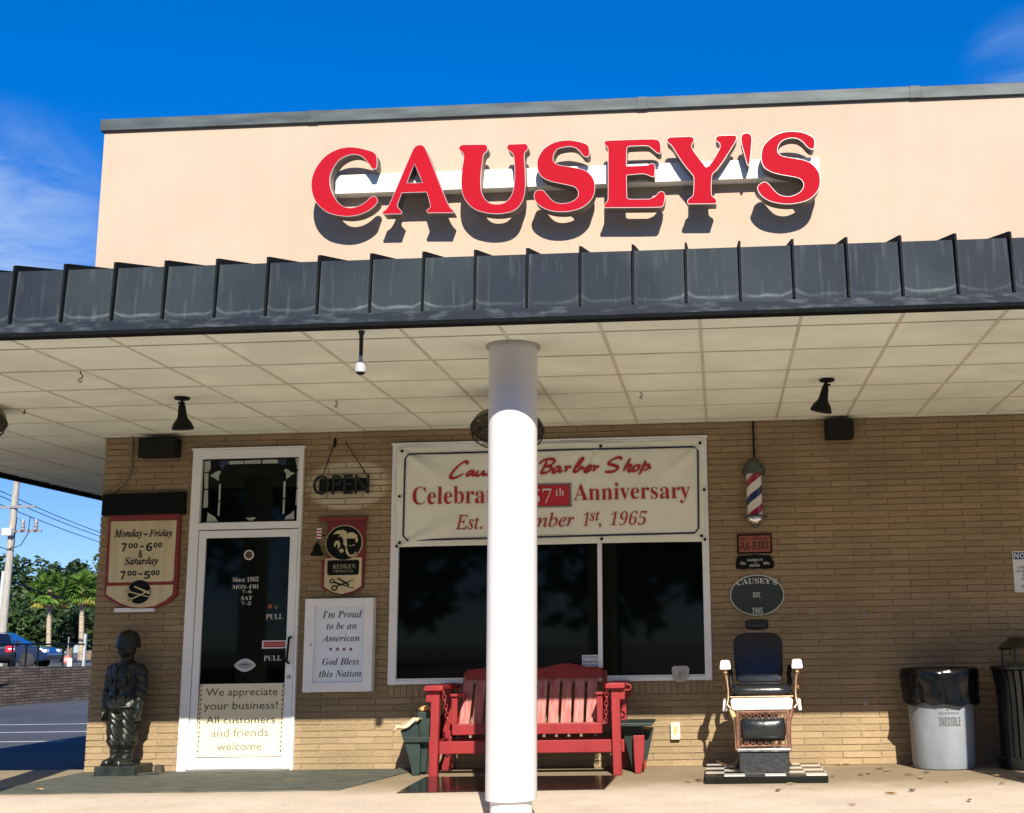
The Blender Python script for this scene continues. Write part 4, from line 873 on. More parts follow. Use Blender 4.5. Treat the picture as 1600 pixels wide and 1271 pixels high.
# outlet, wall anchors
x0, z1 = W(1048, 1129, -.03); x1, z0 = W(1063, 1155.5, -.03)
t = thing('outlet_box', 'cream electrical outlet cover low on the wall left of the barber chair', 'outlet', ((x0+x1)/2, 0, z0))
mb = MB(); mb.box(x0, x1, -.05, -.001, z0, z1); part('cover', mb, CPAPER, t, bevel=.004)
mb = MB(); mb.box(x0+.026, x1-.026, -.054, -.049, z0+.045, z1-.03); part('socket', mb, mat('socket', (.50, .36, .12), .5, scale=60, var=.4), t)
for px, py, s in ((1267, 958, 'small metal ring anchor on the brick wall nearest the oval sign'), (1351, 959, 'small metal ring anchor high on the wall, third brick length from the oval sign'), (1352, 1099, 'lower small metal ring anchor on the brick wall right of the chair')):
    cx, cz = W(px, py, -.008); mb = MB(); mb.annulus(cx, cz, .015, .014, .006, -.015, .001, 16); tag(part('wall_anchor', mb, STEEL, None, loc=(cx, 0, cz)), s, 'anchor', 'ring anchors on the brick wall')

# ------------------------------------------------------------------ under the porch ceiling
def spot(px, py, hx, label):
    x, y = G(px, py, ZC); t = thing('spot_lamp', label, 'spot lamp', (x, y, ZC), 'black spot lamps on the porch ceiling')
    mb = MB(); mb.lathe([(.018, -.022), (.055, -.012), (.058, 0)], (x, y, ZC-.005), 24); part('mount', mb, BLACK, t, smooth=40)
    mb = MB(); mb.tube([(x, y, ZC-.02), (x+hx*.1, y-.005, ZC-.05)], .011, 8); mb.tube([(x-.025, y-.004, ZC-.045), (x+.025, y-.004, ZC-.045)], .008, 8); part('knuckle', mb, BLACK, t)
    a = Vector((x+hx*.05, y-.003, ZC-.05)); d_ = Vector((hx, .10, -1)).normalized(); q = lambda k: a+d_*k
    mb = MB(); mb.tube([q(.0), q(.02), q(.09), q(.115), q(.15), q(.185), q(.20), q(.198)], [.018, .026, .034, .040, .066, .080, .080, .06], 24); part('shade', mb, BLACK, t, smooth=40)
spot(284.5, 621, .05, 'black spot lamp on the porch ceiling above the left wall speaker'); spot(1292, 592.5, -.22, 'black spot lamp on the porch ceiling above the right wall speaker')
x, y = G(565, 517.5, ZC)
t = thing('pendant_sensor', 'grey capped sensor hanging on a short stem from the porch ceiling', 'sensor', (x, y, ZC))
mb = MB(); mb.tube([(x, y, ZC), (x, y, ZC-.012), (x, y, ZC-.03), (x, y, ZC-.16)], [.02, .019, .013, .0115], 14); part('stem', mb, mat('dark_stem', (.03, .035, .035), .45, .3), t, smooth=40)
mb = MB(); mb.lathe([(.030, -.262), (.034, -.258), (.034, -.212), (.028, -.203), (.013, -.199), (.013, -.16)], (x, y, ZC), 20); part('housing', mb, mat('galvanised', (.52, .54, .55), .4, .35), t, smooth=40)
mb = MB(); mb.lathe([(.008, -.277), (.024, -.268), (.029, -.2622)], (x, y, ZC), 20); part('lens', mb, BLACK, t, smooth=40)
for px, py, s, lab in ((126, 580, 1.3, 'S shaped metal hook in the porch ceiling above the soldier statue side'), (525, 626, .9, 'small metal hook in the porch ceiling above the OPEN sign'), (1001, 612.5, .9, 'small metal hook in the porch ceiling right of the white column'), (38, 640, .6, 'tiny dark hook in the porch ceiling near the left edge'), (765, 622, .9, 'small metal hook in the porch ceiling just left of the white column')):
    x, y = G(px, py, ZC); mb = MB()
    mb.tube([(x, y, ZC), (x, y, ZC-.014*s)]+[(x+.014*s*math.sin(a), y, ZC-.028*s+.014*s*math.cos(a)) for a in (0, .9, 1.8, 2.6, 3.3)]+[(x-.012*s, y, ZC-.048*s), (x+.002*s, y, ZC-.062*s), (x+.012*s, y, ZC-.052*s)], .0038, 6)
    tag(part('ceiling_hook', mb, BLACK, None, loc=(x, y, ZC)), lab, 'hook', 'hooks in the porch ceiling')
FANM = mat('fan_cage_metal', (.05, .045, .035), .45, .4, var=.3); FANB = mat('fan_blade', (.035, .036, .03), .5)
def fan(c, label):
    t = thing('porch_fan', label, 'fan', (c[0], c[1], ZC), 'round cage fans under the porch ceiling')
    ax = Vector((0, -.30, -.954)); u = Vector((1, 0, 0)); w_ = ax.cross(u).normalized(); C = Vector(c); rr = .275
    P = lambda r, a, k=0: C+u*math.cos(a)*r+w_*math.sin(a)*r+ax*k
    mb = MB()
    for k, r in ((0, rr), (.055, rr*.97), (-.055, rr*.9)): mb.tube([P(r, 2*math.pi*i/40, k) for i in range(40)], .009 if k == 0 else .006, 8, True)
    part('rim', mb, FANM, t, smooth=60)
    mb = MB()
    for i in range(20):
        a = 2*math.pi*i/20; mb.tube([P(.05, a, .075), P(rr*.6, a, .072), P(rr*.95, a, .05), P(rr, a, 0), P(rr*.9, a, -.055), P(.08, a, -.08)], .0028, 5)
    for r in (.1, .17, .23): mb.tube([P(r, 2*math.pi*i/32, .074-.06*(r/rr)**4) for i in range(32)], .0025, 5, True)
    part('cage', mb, FANM, t)
    mb = MB(); rg = [mb.ring(C-ax*k, u, w_, r, 32) for r, k in ((rr*.985, .0), (rr*.95, .05), (rr*.7, .085), (rr*.3, .10), (.03, .10))]
    for p_, q_ in zip(rg, rg[1:]): mb.bridge(p_, q_)
    part('shroud', mb, mat('olive_shroud', (.20, .185, .11), .6, var=.3, scale=8), t, smooth=60)
    for i in range(4):
        a = i*math.pi/2+.35; mb = MB(); q = [P(.05, a-.3, -.01), P(.05, a+.3, .01), P(.22, a+.35, .03), P(.235, a, .0), P(.2, a-.28, -.03)]
        o2 = ax*.004; A_ = [mb.v(p) for p in q]; B_ = [mb.v(p+o2) for p in q]; mb.face(A_); mb.face(B_[::-1]); 
        for j in range(5): mb.face([A_[j], A_[(j+1) % 5], B_[(j+1) % 5], B_[j]])
        part('blade', mb, FANB, t)
    mb = MB(); mb.tube([C+ax*.05, C+ax*.03, C-ax*.06, C-ax*.14], [.03, .055, .06, .05], 18); part('motor', mb, FANM, t, smooth=40)
    mb = MB(); mb.tube([C-ax*.13, C-ax*.16+Vector((0, 0, .03)), (c[0], c[1]+.05, ZC-.005)], .012, 8); mb.box(c[0]-.05, c[0]+.05, c[1]+.0, c[1]+.1, ZC-.012, ZC+.001); part('hanger', mb, FANM, t)
x, z = W(793, 671, -1.5); fan((x, -1.5, z), 'dark round cage fan under the porch ceiling behind the white column')
x, z = W(-50, 652, -1.5); fan((x, -1.5, z), 'dark round cage fan under the porch ceiling at the left edge of the photo')

# ------------------------------------------------------------------ soldier statue
def remesh(mb, size, mat_, name, parent, post=None, smooth=True, off=None):
    me = bpy.data.meshes.new('clay'); mb.bm.to_mesh(me); mb.bm.free()
    o = bpy.data.objects.new('clay', me); TMP.collection.objects.link(o)
    r = o.modifiers.new('r', 'REMESH'); r.mode = 'VOXEL'; r.voxel_size = size
    s_ = o.modifiers.new('s', 'SMOOTH'); s_.factor = .5; s_.iterations = 2
    TMP.view_layers[0].update()
    m2 = bpy.data.meshes.new_from_object(o.evaluated_get(TMP.view_layers[0].depsgraph))
    bpy.data.objects.remove(o); bpy.data.meshes.remove(me); m2.name = name; m2.materials.clear(); m2.materials.append(mat_)
    if post:
        nn = [v.normal.copy() for v in m2.vertices]
        for v, q in zip(m2.vertices, nn): v.co += q*post(v.co)
    m2.polygons.foreach_set('use_smooth', [True]*len(m2.polygons))
    ob = bpy.data.objects.new(name, m2); COL.objects.link(ob); ob.parent = parent
    if off: ob.location = off
    return ob
st = thing('soldier_statue', 'dark bronze soldier statue in helmet and boots standing by the corner of the shop', 'statue', (-5.0, -.19, 0))
mb = MB(); mb.box(-5.172, -4.832, -.36, -.02, .004, .085); mb.box(-5.20, -4.81, -.375, -.01, .001, .012); part('plinth', mb, mat('plinth_bronze', (.022, .03, .027), .4, .25, var=.4, scale=20, bump=.3, bscale=60), st, bevel=.006)
TH = math.radians(-20)
fig = bpy.data.objects.new('soldier', None); COL.objects.link(fig); fig.parent = st; fig.location = (-.025, -.005, .085); fig.rotation_euler = (0, 0, TH)
from mathutils import noise as MN
# one cast body: legs, trunk, arms, hands, neck and head
mb = MB()
for s in (-1, 1):
    mb.loft([(s*.066, 0, .02, .040, .046), (s*.066, 0, .09, .043, .05), (s*.066, .002, .14, .05, .055), (s*.068, 0, .165, .068, .07), (s*.07, 0, .20, .073, .075), (s*.068, 0, .30, .066, .07), (s*.066, 0, .38, .070, .075), (s*.064, .002, .48, .072, .085), (s*.055, .004, .53, .07, .09)], 18)
    mb.ell((s*.066, -.035, .03), (.042, .085, .036)); mb.ell((s*.07, -.085, .022), (.042, .045, .026)); mb.box(s*.066-.040, s*.066+.040, -.125, .045, 0, .012)
    mb.loft([(s*.19, -.025, .43, .03, .034), (s*.185, -.02, .50, .038, .042), (s*.186, -.005, .60, .042, .05), (s*.18, .005, .68, .046, .052), (s*.165, .004, .76, .052, .058), (s*.14, .0, .815, .055, .06), (s*.10, 0, .84, .04, .05)], 16)
    mb.ell((s*.188, -.03, .425), (.018, .034, .038))
    for j in range(4): mb.tube([(s*.192, -.05+.017*j, .41), (s*.193, -.054+.018*j, .385), (s*.187, -.052+.018*j, .362-.004*abs(j-1.5))], [.0095, .009, .007], 8)
    mb.tube([(s*.185, -.055, .425), (s*.178, -.068, .40), (s*.172, -.066, .382)], [.010, .009, .007], 8)
mb.loft([(0, .004, .44, .12, .09), (0, .004, .470, .158, .118), (0, .002, .482, .162, .122), (0, 0, .60, .142, .105), (0, 0, .70, .152, .112), (0, 0, .77, .16, .11), (0, .004, .82, .14, .092), (0, .008, .85, .085, .065), (0, .006, .87, .052, .055), (0, .002, .90, .047, .05)], 24)
mb.ell((0, -.008, .965), (.070, .082, .088)); mb.ell((0, -.04, .925), (.040, .038, .034)); mb.ell((0, -.088, .955), (.012, .018, .022)); mb.ell((0, -.066, .985), (.045, .02, .013)); mb.ell((0, -.07, .927), (.022, .014, .008))
for s in (-1, 1): mb.ell((s*.064, 0, .955), (.012, .018, .026)); mb.ell((s*.03, -.068, .945), (.017, .014, .016))
def folds(p):
    z = p.z; k = 0
    n_ = MN.noise(Vector((p.x*9, p.y*9, z*9)))
    if .15 < z < .475 and abs(p.x) < .165:
        lx = abs(abs(p.x)-.068); k = .0080*math.sin(z*105+lx*150+n_*3.2+(1.3 if p.x > 0 else 0))*min(1, (z-.15)/.04)*(1-max(0, (z-.42)/.055))
    elif .475 <= z < .85 and abs(p.x) < .135: k = .0055*math.sin(z*70-abs(p.x)*75+n_*5)
    elif .46 < z < .82: k = .0035*math.sin(z*90+p.y*40+n_*3)
    elif z < .15: k = .002*math.sin(z*190)
    return k+.0012*MN.noise(Vector((p.x*60, p.y*60, z*60)))
body = remesh(mb, .0075, BRONZE, 'body', fig, folds)
mb = MB()
mb.lathe([(.085, .975), (.101, .972), (.103, .977), (.093, .992), (.091, 1.02), (.087, 1.055), (.074, 1.09), (.048, 1.115), (.02, 1.125), (.003, 1.127)], (0, .002, 0), 32, 1.12)
off = mb.bm
bmesh.ops.translate(off, verts=off.verts, vec=(0, 0, 0))
me = bpy.data.meshes.new('helmet'); off.to_mesh(me); off.free(); hl = bpy.data.objects.new('helmet', me); COL.objects.link(hl); hl.parent = fig; me.materials.append(BRONZE); me.polygons.foreach_set('use_smooth', [True]*len(me.polygons))
# pockets and laces
def local_part(name, mb, m, parent, **k):
    bv = k.pop('bevel', 0); me = bpy.data.meshes.new(name); mb.bm.to_mesh(me); mb.bm.free(); o = bpy.data.objects.new(name, me); COL.objects.link(o); o.parent = parent; me.materials.append(m)
    if k.get('smooth'): me.polygons.foreach_set('use_smooth', [True]*len(me.polygons)); me.set_sharp_from_angle(angle=math.radians(k['smooth']))
    if bv: b_ = o.modifiers.new('bevel', 'BEVEL'); b_.width = bv; b_.segments = 2; b_.limit_method = 'ANGLE'
    return o
for sx_ in (-.075, .075):
    for z in (.70, .54): mb = MB(); mb.box(sx_-.032, sx_+.032, -.112, -.085, z-.045, z+.035); mb.box(sx_-.035, sx_+.035, -.116, -.085, z+.018, z+.036); local_part('pocket', mb, BRONZE, fig, bevel=.008)
mb = MB(); mb.box(-.012, .012, -.122, -.09, .48, .82); local_part('button_placket', mb, BRONZE, fig, bevel=.004)
mb = MB(); mb.hexa([(-4.80, -.36, .004), (-4.66, -.27, .004), (-4.68, -.24, .004), (-4.82, -.33, .004), (-4.80, -.36, .03), (-4.66, -.27, .032), (-4.68, -.24, .032), (-4.82, -.33, .03)])
tag(part('doorstop', mb, mat('dark_rubber_bar', (.016, .02, .017), .6), None, bevel=.008, loc=(-4.74, -.3, 0)), 'dark bar lying on the ground beside the statue plinth', 'doorstop')
mb = MB(); mb.hexa([(-4.76, -.16, .004), (-4.69, -.15, .004), (-4.69, -.08, .004), (-4.76, -.09, .004), (-4.755, -.15, .075), (-4.70, -.145, .07), (-4.695, -.09, .07), (-4.76, -.10, .075)])
tag(part('stone_block', mb, mat('brown_block', (.045, .035, .028), .8, var=.3, bump=.4), None, bevel=.006, loc=(-4.72, -.12, 0)), 'small dark block standing between the statue plinth and the door frame', 'block')

# ------------------------------------------------------------------ red swing bench in its stand
sb = thing('swing_bench', 'red wooden swing bench hanging by chains in its stand behind the white column', 'bench', (-1.51, -.4, 0))
def post(x, y, s, w=.077):
    mb = MB(); mb.hexa([(x-w/2-.004, y-.03, .003), (x+w/2-.012, y-.03, .003), (x+w/2-.012, y+.03, .003), (x-w/2-.004, y+.03, .003), (x-w/2+.008, y-.03, .672), (x+w/2, y-.03, .672), (x+w/2, y+.03, .672), (x-w/2+.008, y+.03, .672)] if s < 0 else
        [(x-w/2+.012, y-.03, .003), (x+w/2+.004, y-.03, .003), (x+w/2+.004, y+.03, .003), (x-w/2+.012, y+.03, .003), (x-w/2, y-.03, .672), (x+w/2-.008, y-.03, .672), (x+w/2-.008, y+.03, .672), (x-w/2, y+.03, .672)])
    mb.box(x+s*(w/2-.01)-(.045 if s < 0 else 0), x+s*(w/2-.01)+(0 if s < 0 else .045), y-.028, y+.028, .585, .671)
    part('post', mb, REDP, sb, bevel=.005)
for s, x in ((-1, -2.236), (1, -.775)):
    post(x, -.62, s); post(x+s*.01, -.12, s)
    mb = MB(); a = x-.085; mb.prism([(a+.012, .6735), (a+.155, .6735), (a+.163, .685), (a+.160, .708), (a+.148, .716), (a+.018, .716), (a+.006, .706), (a+.004, .686)], -.70, -.045); part('armrest', mb, REDP, sb, bevel=.006)
    mb = MB(); mb.box(x+s*.012-.018, x+s*.012+.018, -.59, -.149, .20, .27); part('side_rail', mb, REDP, sb, bevel=.004)
mb = MB(); mb.box(-2.295, -.715, -.5895, -.552, .175, .272); part('front_rail', mb, REDP, sb, bevel=.004)
mb = MB(); mb.box(-2.26, -.75, -.0895, -.05, .175, .26); part('rear_rail', mb, REDP, sb, bevel=.004)
# the hanging seat
mb = MB(); mb.box(-2.115, -.895, -.56, -.525, .318, .402); part('seat_rail', mb, REDP, sb, bevel=.006)
mb = MB(); mb.box(-2.08, -.93, -.27, -.235, .30, .372); part('seat_rail', mb, REDP, sb, bevel=.004)
for i in range(5): mb = MB(); y = -.523+i*.064; mb.box(-2.09, -.92, y, y+.0575, .385-.012*i, .402-.012*i); part('seat_slat', mb, REDW, sb, bevel=.003)
for x in (-2.097, -.913):
    mb = MB(); mb.box(x-.024, x+.024, -.5605, -.515, .402, .622); part('arm_support', mb, REDP, sb, bevel=.004)
    mb = MB(); mb.hexa([(x-.03, -.585, .622), (x+.03, -.585, .622), (x+.03, -.17, .600), (x-.03, -.17, .600), (x-.03, -.585, .646), (x+.03, -.585, .646), (x+.03, -.17, .622), (x-.03, -.17, .622)]); part('arm', mb, REDP, sb, bevel=.006)
    mb = MB(); mb.beam((x, -.3, .37), (x, -.09, .80), .04, .03, (0, 1, 0)); part('back_stile', mb, REDP, sb, bevel=.003)
by = lambda z: -.315+(z-.39)*.47                         # reclining back
def slat(x0, x1, z0, z1a, z1b, name, m, th=.02, bw=0):
    mb = MB(); mb.hexa([(x0+bw, by(z0), z0), (x1+bw, by(z0), z0), (x1+bw, by(z0)+th, z0), (x0+bw, by(z0)+th, z0), (x0, by(z1a), z1a), (x1, by(z1b), z1b), (x1, by(z1b)+th, z1b), (x0, by(z1a)+th, z1a)])
    return part(name, mb, m, sb, bevel=.003)
k0 = -1.381-.1054*7
for i in range(11):
    xa_ = k0+.1054*i+.012; xb_ = xa_+.0815
    if xb_ > -.90: break
    slat(xa_, xb_, .372, .775, .775, 'back_slat', REDW)
top = []
for i in range(41):
    x = -2.085+1.16*i/40; d_ = abs(x+1.505); z = .826+.042*math.exp(-((d_-.265)/.16)**2); top.append((x, z))
mb = MB(); A_ = [(x, by(z)-.022, z) for x, z in top]; Bt = [(x, by(.745)-.022, .745) for x, z in top]
f1 = [mb.v(p) for p in A_]; f2 = [mb.v(p) for p in Bt]; g1 = [mb.v((p[0], p[1]+.021, p[2])) for p in A_]; g2 = [mb.v((p[0], p[1]+.021, p[2])) for p in Bt]
for i in range(40):
    mb.face([f2[i], f2[i+1], f1[i+1], f1[i]]); mb.face([g1[i], g1[i+1], g2[i+1], g2[i]]); mb.face([f1[i], f1[i+1], g1[i+1], g1[i]]); mb.face([f2[i+1], f2[i], g2[i], g2[i+1]])
mb.face([f2[0], f1[0], g1[0], g2[0]]); mb.face([f1[40], f2[40], g2[40], g1[40]])
part('crest_rail', mb, REDP, sb, bevel=.003)
def chain(a, b, sag=0.):
    a, b = Vector(a), Vector(b); n_ = max(2, int((b-a).length/.036)); mb = MB(); t_ = (b-a).normalized()
    for i in range(n_):
        c = a+(b-a)*((i+.5)/n_)+Vector((0, 0, -sag*math.sin(math.pi*(i+.5)/n_))); u = Vector((1, .35, 0)) if i % 2 else Vector((-.35, 1, 0)); u = (u-t_*u.dot(t_)).normalized()
        mb.tube([c+t_*math.cos(2*math.pi*j/10)*.024+u*math.sin(2*math.pi*j/10)*.0135 for j in range(10)], .0045, 6, True)
    part('chain', mb, mat('red_chain', (.36, .05, .045), .4, .3), sb, smooth=60)
chain((-2.165, -.66, .675), (-2.145, -.545, .385)); chain((-.845, -.66, .675), (-.868, -.545, .40)); chain((-2.16, -.16, .67), (-2.13, -.25, .35)); chain((-.85, -.16, .67), (-.87, -.25, .35)); chain((-2.135, -.50, .30), (-2.14, -.42, .06), .0)
x, z = W(981, 1074, -.5); mb = MB(); mb.tube([(x+.024*math.sin(a), -.5, z-.024*math.cos(a)) for a in [2*math.pi*i/14 for i in range(14)]], .006, 6, True); mb.tube([(x-.022, -.5, z), (x-.055, -.5, z-.005)], .006, 6); part('eye_bolt', mb, mat('red_chain', (.36, .05, .045)), sb)
# glossy black mat under the bench
mb = MB(); mb.hexa([(-2.26, -1.66, .001), (-.78, -1.56, .001), (-.765, -.70, .001), (-2.30, -.66, .001), (-2.26, -1.66, .008), (-.78, -1.56, .008), (-.765, -.70, .008), (-2.30, -.66, .008)])
tag(part('bench_mat', mb, mat('glossy_black_mat', (.010, .008, .008), .16, var=.3, scale=14, bump=.04, bscale=14, spec=.6), None, loc=(-1.5, -1.15, 0)), 'glossy black mat on the pavement in front of the red bench', 'mat')

# ------------------------------------------------------------------ tapered planters at the bench ends
t = thing('planter_box', 'dark green tapered wooden planter with cross band left of the red bench', 'planter', (-2.45, -.3, 0))
def stave(P, y0, y1, name, m, par, bv=.005): mb = MB(); mb.prism(P, y0, y1); part(name, mb, m, par, bevel=bv)
stave([(-2.552, .355), (-2.41, .43), (-2.384, .20), (-2.388, .004), (-2.448, .004), (-2.475, .12)], -.50, -.465, 'stave', GREEN, t)
stave([(-2.428, .498), (-2.322, .498), (-2.335, .25), (-2.352, .02), (-2.40, .02), (-2.412, .25)], -.44, -.41, 'stave', GREEN, t)
stave([(-2.515, .262), (-2.29, .262), (-2.29, .304), (-2.52, .304)], -.525, -.5, 'cross_band', GREEN, t)
mb = MB(); mb.hexa([(-2.46, -.40, .004), (-2.34, -.40, .004), (-2.34, -.06, .004), (-2.46, -.06, .004), (-2.545, -.405, .36), (-2.30, -.405, .46), (-2.30, -.04, .46), (-2.545, -.04, .36)]); part('inner_box', mb, mat('dark_green_inside', (.010, .02, .018), .7), t)
def crumple(name, label, cat, c, r, m, seed, m2=None):
    mb = MB(); mb.ell((0, 0, 0), r, 22, 14); mb.bm.normal_update()
    for v in mb.bm.verts:
        k = MN.noise(Vector(v.co)*38+Vector((seed, 0, 0)))*.35+MN.noise(Vector(v.co)*90+Vector((seed, 5, 0)))*.2; v.co += v.co.normalized()*min(r)*k*1.2
    if m2:
        for i, f in enumerate(mb.bm.faces): f.material_index = 1 if MN.noise(f.calc_center_median()*45+Vector((seed, 9, 0))) > .12 else 0
    bmesh.ops.translate(mb.bm, verts=mb.bm.verts, vec=c); tag(part(name, mb, [m, m2] if m2 else m, None, loc=c, smooth=45), label, cat)
mb = MB(); gr = []
for j in range(9):
    row = []
    for i in range(13):
        u, v_ = i/12, j/8; x = -2.60+.205*u; y = -.545+.30*v_; z = .378+.085*u**.8+.016*math.sin(u*9+v_*5)*math.sin(v_*4+1)+.02*MN.noise(Vector((u*4, v_*4, 3)))
        row.append(mb.v((x, y, z-(.03*(1-v_*6) if v_ < .16 else 0))))
    gr.append(row)
for j in range(8):
    for i in range(12): mb.face([gr[j][i], gr[j][i+1], gr[j+1][i+1], gr[j+1][i]])
o = part('cream_cloth', mb, mat('cream_cloth', (.52, .43, .30), .9, scale=14, var=.25, bump=.3), None, loc=(-2.5, -.4, .38), smooth=60); so_ = o.modifiers.new('thick', 'SOLIDIFY'); so_.thickness = .012
tag(o, 'cream cloth draped over the left planter beside the red bench', 'cloth')
crumple('paper_wrapper', 'crumpled yellow and red wrapper on top of the left planter', 'wrapper', (-2.372, -.40, .522), (.058, .045, .024), mat('yellow_wrap', (.58, .42, .12), .6), 3, mat('red_wrap', (.30, .03, .04), .6))
t = thing('planter_table', 'tapered planter with a dark green top and red front leg right of the bench', 'planter', (-.62, -.3, 0))
mb = MB(); mb.prism([(-.775, .372), (-.50, .372), (-.488, .380), (-.488, .398), (-.775, .400)], -.60, -.10); part('top', mb, GREEN, t, bevel=.005)
stave([(-.648, .298), (-.558, .298), (-.562, .16), (-.588, .004), (-.636, .004), (-.645, .15)], -.535, -.495, 'front_leg', REDP, t)
stave([(-.566, .10), (-.548, .11), (-.556, .03), (-.572, .03)], -.494, -.47, 'leg_brace', REDP, t, .002)
mb = MB(); mb.hexa([(-.66, -.42, .004), (-.60, -.42, .004), (-.60, -.12, .004), (-.66, -.12, .004), (-.75, -.49, .3715), (-.575, -.49, .3715), (-.575, -.12, .3715), (-.75, -.12, .3715)]); part('box', mb, mat('dark_green_inside', (.010, .02, .018), .7), t, bevel=.004)
stave([(-.572, .335), (-.500, .335), (-.498, .30), (-.545, .10), (-.565, .05), (-.60, .05)], -.42, -.39, 'side_board', mat('dark_green_inside', (.010, .02, .018), .7), t)
mb = MB(); mb.tube([(-.535+.011*math.sin(a), -.47, .345-.011*math.cos(a)) for a in [2*math.pi*i/12 for i in range(12)]], .003, 6, True); part('ring', mb, BRASS, t)

# ------------------------------------------------------------------ barber chair on its checkered platform
CHK = bpy.data.materials.new('checker_tiles'); CHK.use_nodes = True; n, l, b = nodes(CHK)
tcx = n.new('ShaderNodeTexCoord'); ck = n.new('ShaderNodeTexChecker'); ck.inputs['Scale'].default_value = 1; mpx = n.new('ShaderNodeMapping'); mpx.inputs['Scale'].default_value = (1/.15, 1/.15, 1); mpx.inputs['Location'].default_value = (.03, .02, .5)
ck.inputs['Color1'].default_value = (.74, .72, .66, 1); ck.inputs['Color2'].default_value = (.012, .012, .012, 1)
l.new(tcx.outputs['Object'], mpx.inputs[0]); l.new(mpx.outputs[0], ck.inputs['Vector']); l.new(ck.outputs[0], b.inputs['Base Color']); b.inputs['Roughness'].default_value = .22
t = thing('chair_platform', 'low black platform topped with black and white checkered tiles under the barber chair', 'platform', (.38, -.86, 0))
mb = MB(); mb.box(-.065, .833, -1.30, -.43, .003, .054); part('base', mb, mat('platform_black', (.006, .008, .006), .2, var=.3, spec=.25), t, bevel=.003)
mb = MB(); mb.box(-.064, .832, -1.298, -.431, .0545, .060); part('tile_top', mb, CHK, t)
ch = thing('barber_chair', 'antique barber chair with black leather seat and white porcelain arms', 'barber chair', (.38, -.8, .06))
XC = .377
CASTB = mat('chipped_black_casting', (.012, .014, .016), .38, var=.3, scale=30, bump=.22, bscale=35, spec=.4)
mb = MB(); mb.hexa([(.19, -1.15, .061), (.562, -1.15, .061), (.55, -.80, .061), (.20, -.80, .061), (.187, -1.135, .212), (.565, -1.135, .212), (.55, -.80, .212), (.20, -.80, .212)]); ft = part('footrest', mb, CASTB, ch, bevel=.008)
mb = MB(); mb.box(.176, .578, -1.155, -1.06, .2125, .236); part('footplate', mb, mat('worn_chrome', (.45, .45, .45), .3, .8, scale=20, col2=(.16, .16, .16)), ft, bevel=.006)
fr2 = MB(); y = -1.02
fr2.box(.176, .20, y-.012, y+.018, .23, .505); fr2.box(.556, .58, y-.012, y+.018, .23, .505); fr2.box(.20, .556, y-.008, y+.012, .487, .503); fr2.box(.20, .556, y-.008, y+.012, .238, .25); fr2.box(.20, .556, y-.006, y+.01, .435, .443); fr2.box(.20, .556, y-.006, y+.01, .288, .296)
lr = part('leg_rest_frame', fr2, COPPER, ch, bevel=.003)
for zc, k in ((.466, 1), (.269, -1)):
    mb = MB()
    for i in range(7):
        cx = .225+.0505*i; mb.tube([(cx+.018*math.cos(a)*(1-.1*a/6), y, zc+.017*math.sin(a)) for a in [2*math.pi*j/14 for j in range(14)]], .0048, 6, True)
        if i < 6: mb.tube([(cx+.012, y, zc-.012*k), (cx+.026, y, zc+.014*k), (cx+.04, y, zc-.012*k)], .0045, 6)
    part('scrollwork', mb, COPPER, lr)
for xs_ in (.212, .545):
    mb = MB()
    for i in range(4): mb.tube([(xs_+.011*math.cos(a), y, .312+.036*i+.016*math.sin(a)) for a in [2*math.pi*j/12 for j in range(12)]], .0045, 6, True)
    part('scrollwork', mb, COPPER, lr)
def pillow(x0, x1, z0, z1, y0, d_, nx=18, nz=12, pw=.45, rnd=None):
    mb = MB(); g = []
    for j in range(nz+1):
        row = []
        for i in range(nx+1):
            u, v_ = 2*i/nx-1, 2*j/nz-1; hgt = max(0, (1-u*u))**pw*max(0, (1-v_*v_))**pw
            xx = (x0+x1)/2+(x1-x0)/2*u; zz = (z0+z1)/2+(z1-z0)/2*v_
            if rnd: xx, zz = rnd(u, v_, xx, zz)
            row.append((xx, y0-d_*hgt, zz))
        g.append([mb.v(p) for p in row])
    for j in range(nz):
        for i in range(nx): mb.face([g[j][i], g[j][i+1], g[j+1][i+1], g[j+1][i]])
    mb.face([g[0][i] for i in range(nx, -1, -1)][:2]+[g[nz][0], g[nz][nx]]) if False else None
    return mb
mb = pillow(.208, .550, .282, .452, y-.008, .045, rnd=lambda u, v, x, z: (x-.012*u*v*v, z)); o = part('leg_pad', mb, mat('shiny_black_leather', (.012, .014, .016), .25, bump=.15, bscale=30, spec=.5), lr, smooth=80); s2 = o.modifiers.new('thick', 'SOLIDIFY'); s2.thickness = .012
# side frames sweeping down from the apron to the footrest
for s in (-1, 1):
    mb = MB(); X = lambda d: XC+s*d
    mb.tube([(X(.235), -.87, .51), (X(.222), -.9, .47), (X(.206), -.94, .43), (X(.200), -.97, .36), (X(.199), -.99, .28), (X(.20), -1.0, .215)], [.020, .019, .017, .016, .014, .012], 10); part('side_frame', mb, mat('cream_enamel', (.55, .36, .18), .45, var=.25) if s < 0 else COPPER, ch, smooth=50)
mb = MB(); mb.loft([(XC, -.62, .485, .10, .10), (XC, -.62, .40, .08, .08), (XC, -.62, .16, .09, .09), (XC, -.62, .12, .20, .19), (XC, -.62, .061, .235, .19)][::-1], 28); part('pedestal', mb, mat('dark_pedestal', (.02, .02, .02), .35, var=.3), ch, smooth=40)
mb = MB(); mb.prism([(XC-.232, .513), (XC-.222, .502), (XC+.222, .502), (XC+.232, .513), (XC+.240, .572), (XC+.232, .592), (XC+.215, .598), (XC-.215, .598), (XC-.232, .592), (XC-.240, .572)], -.92, -.42); part('apron', mb, PORC, ch, bevel=.012, seg=3)
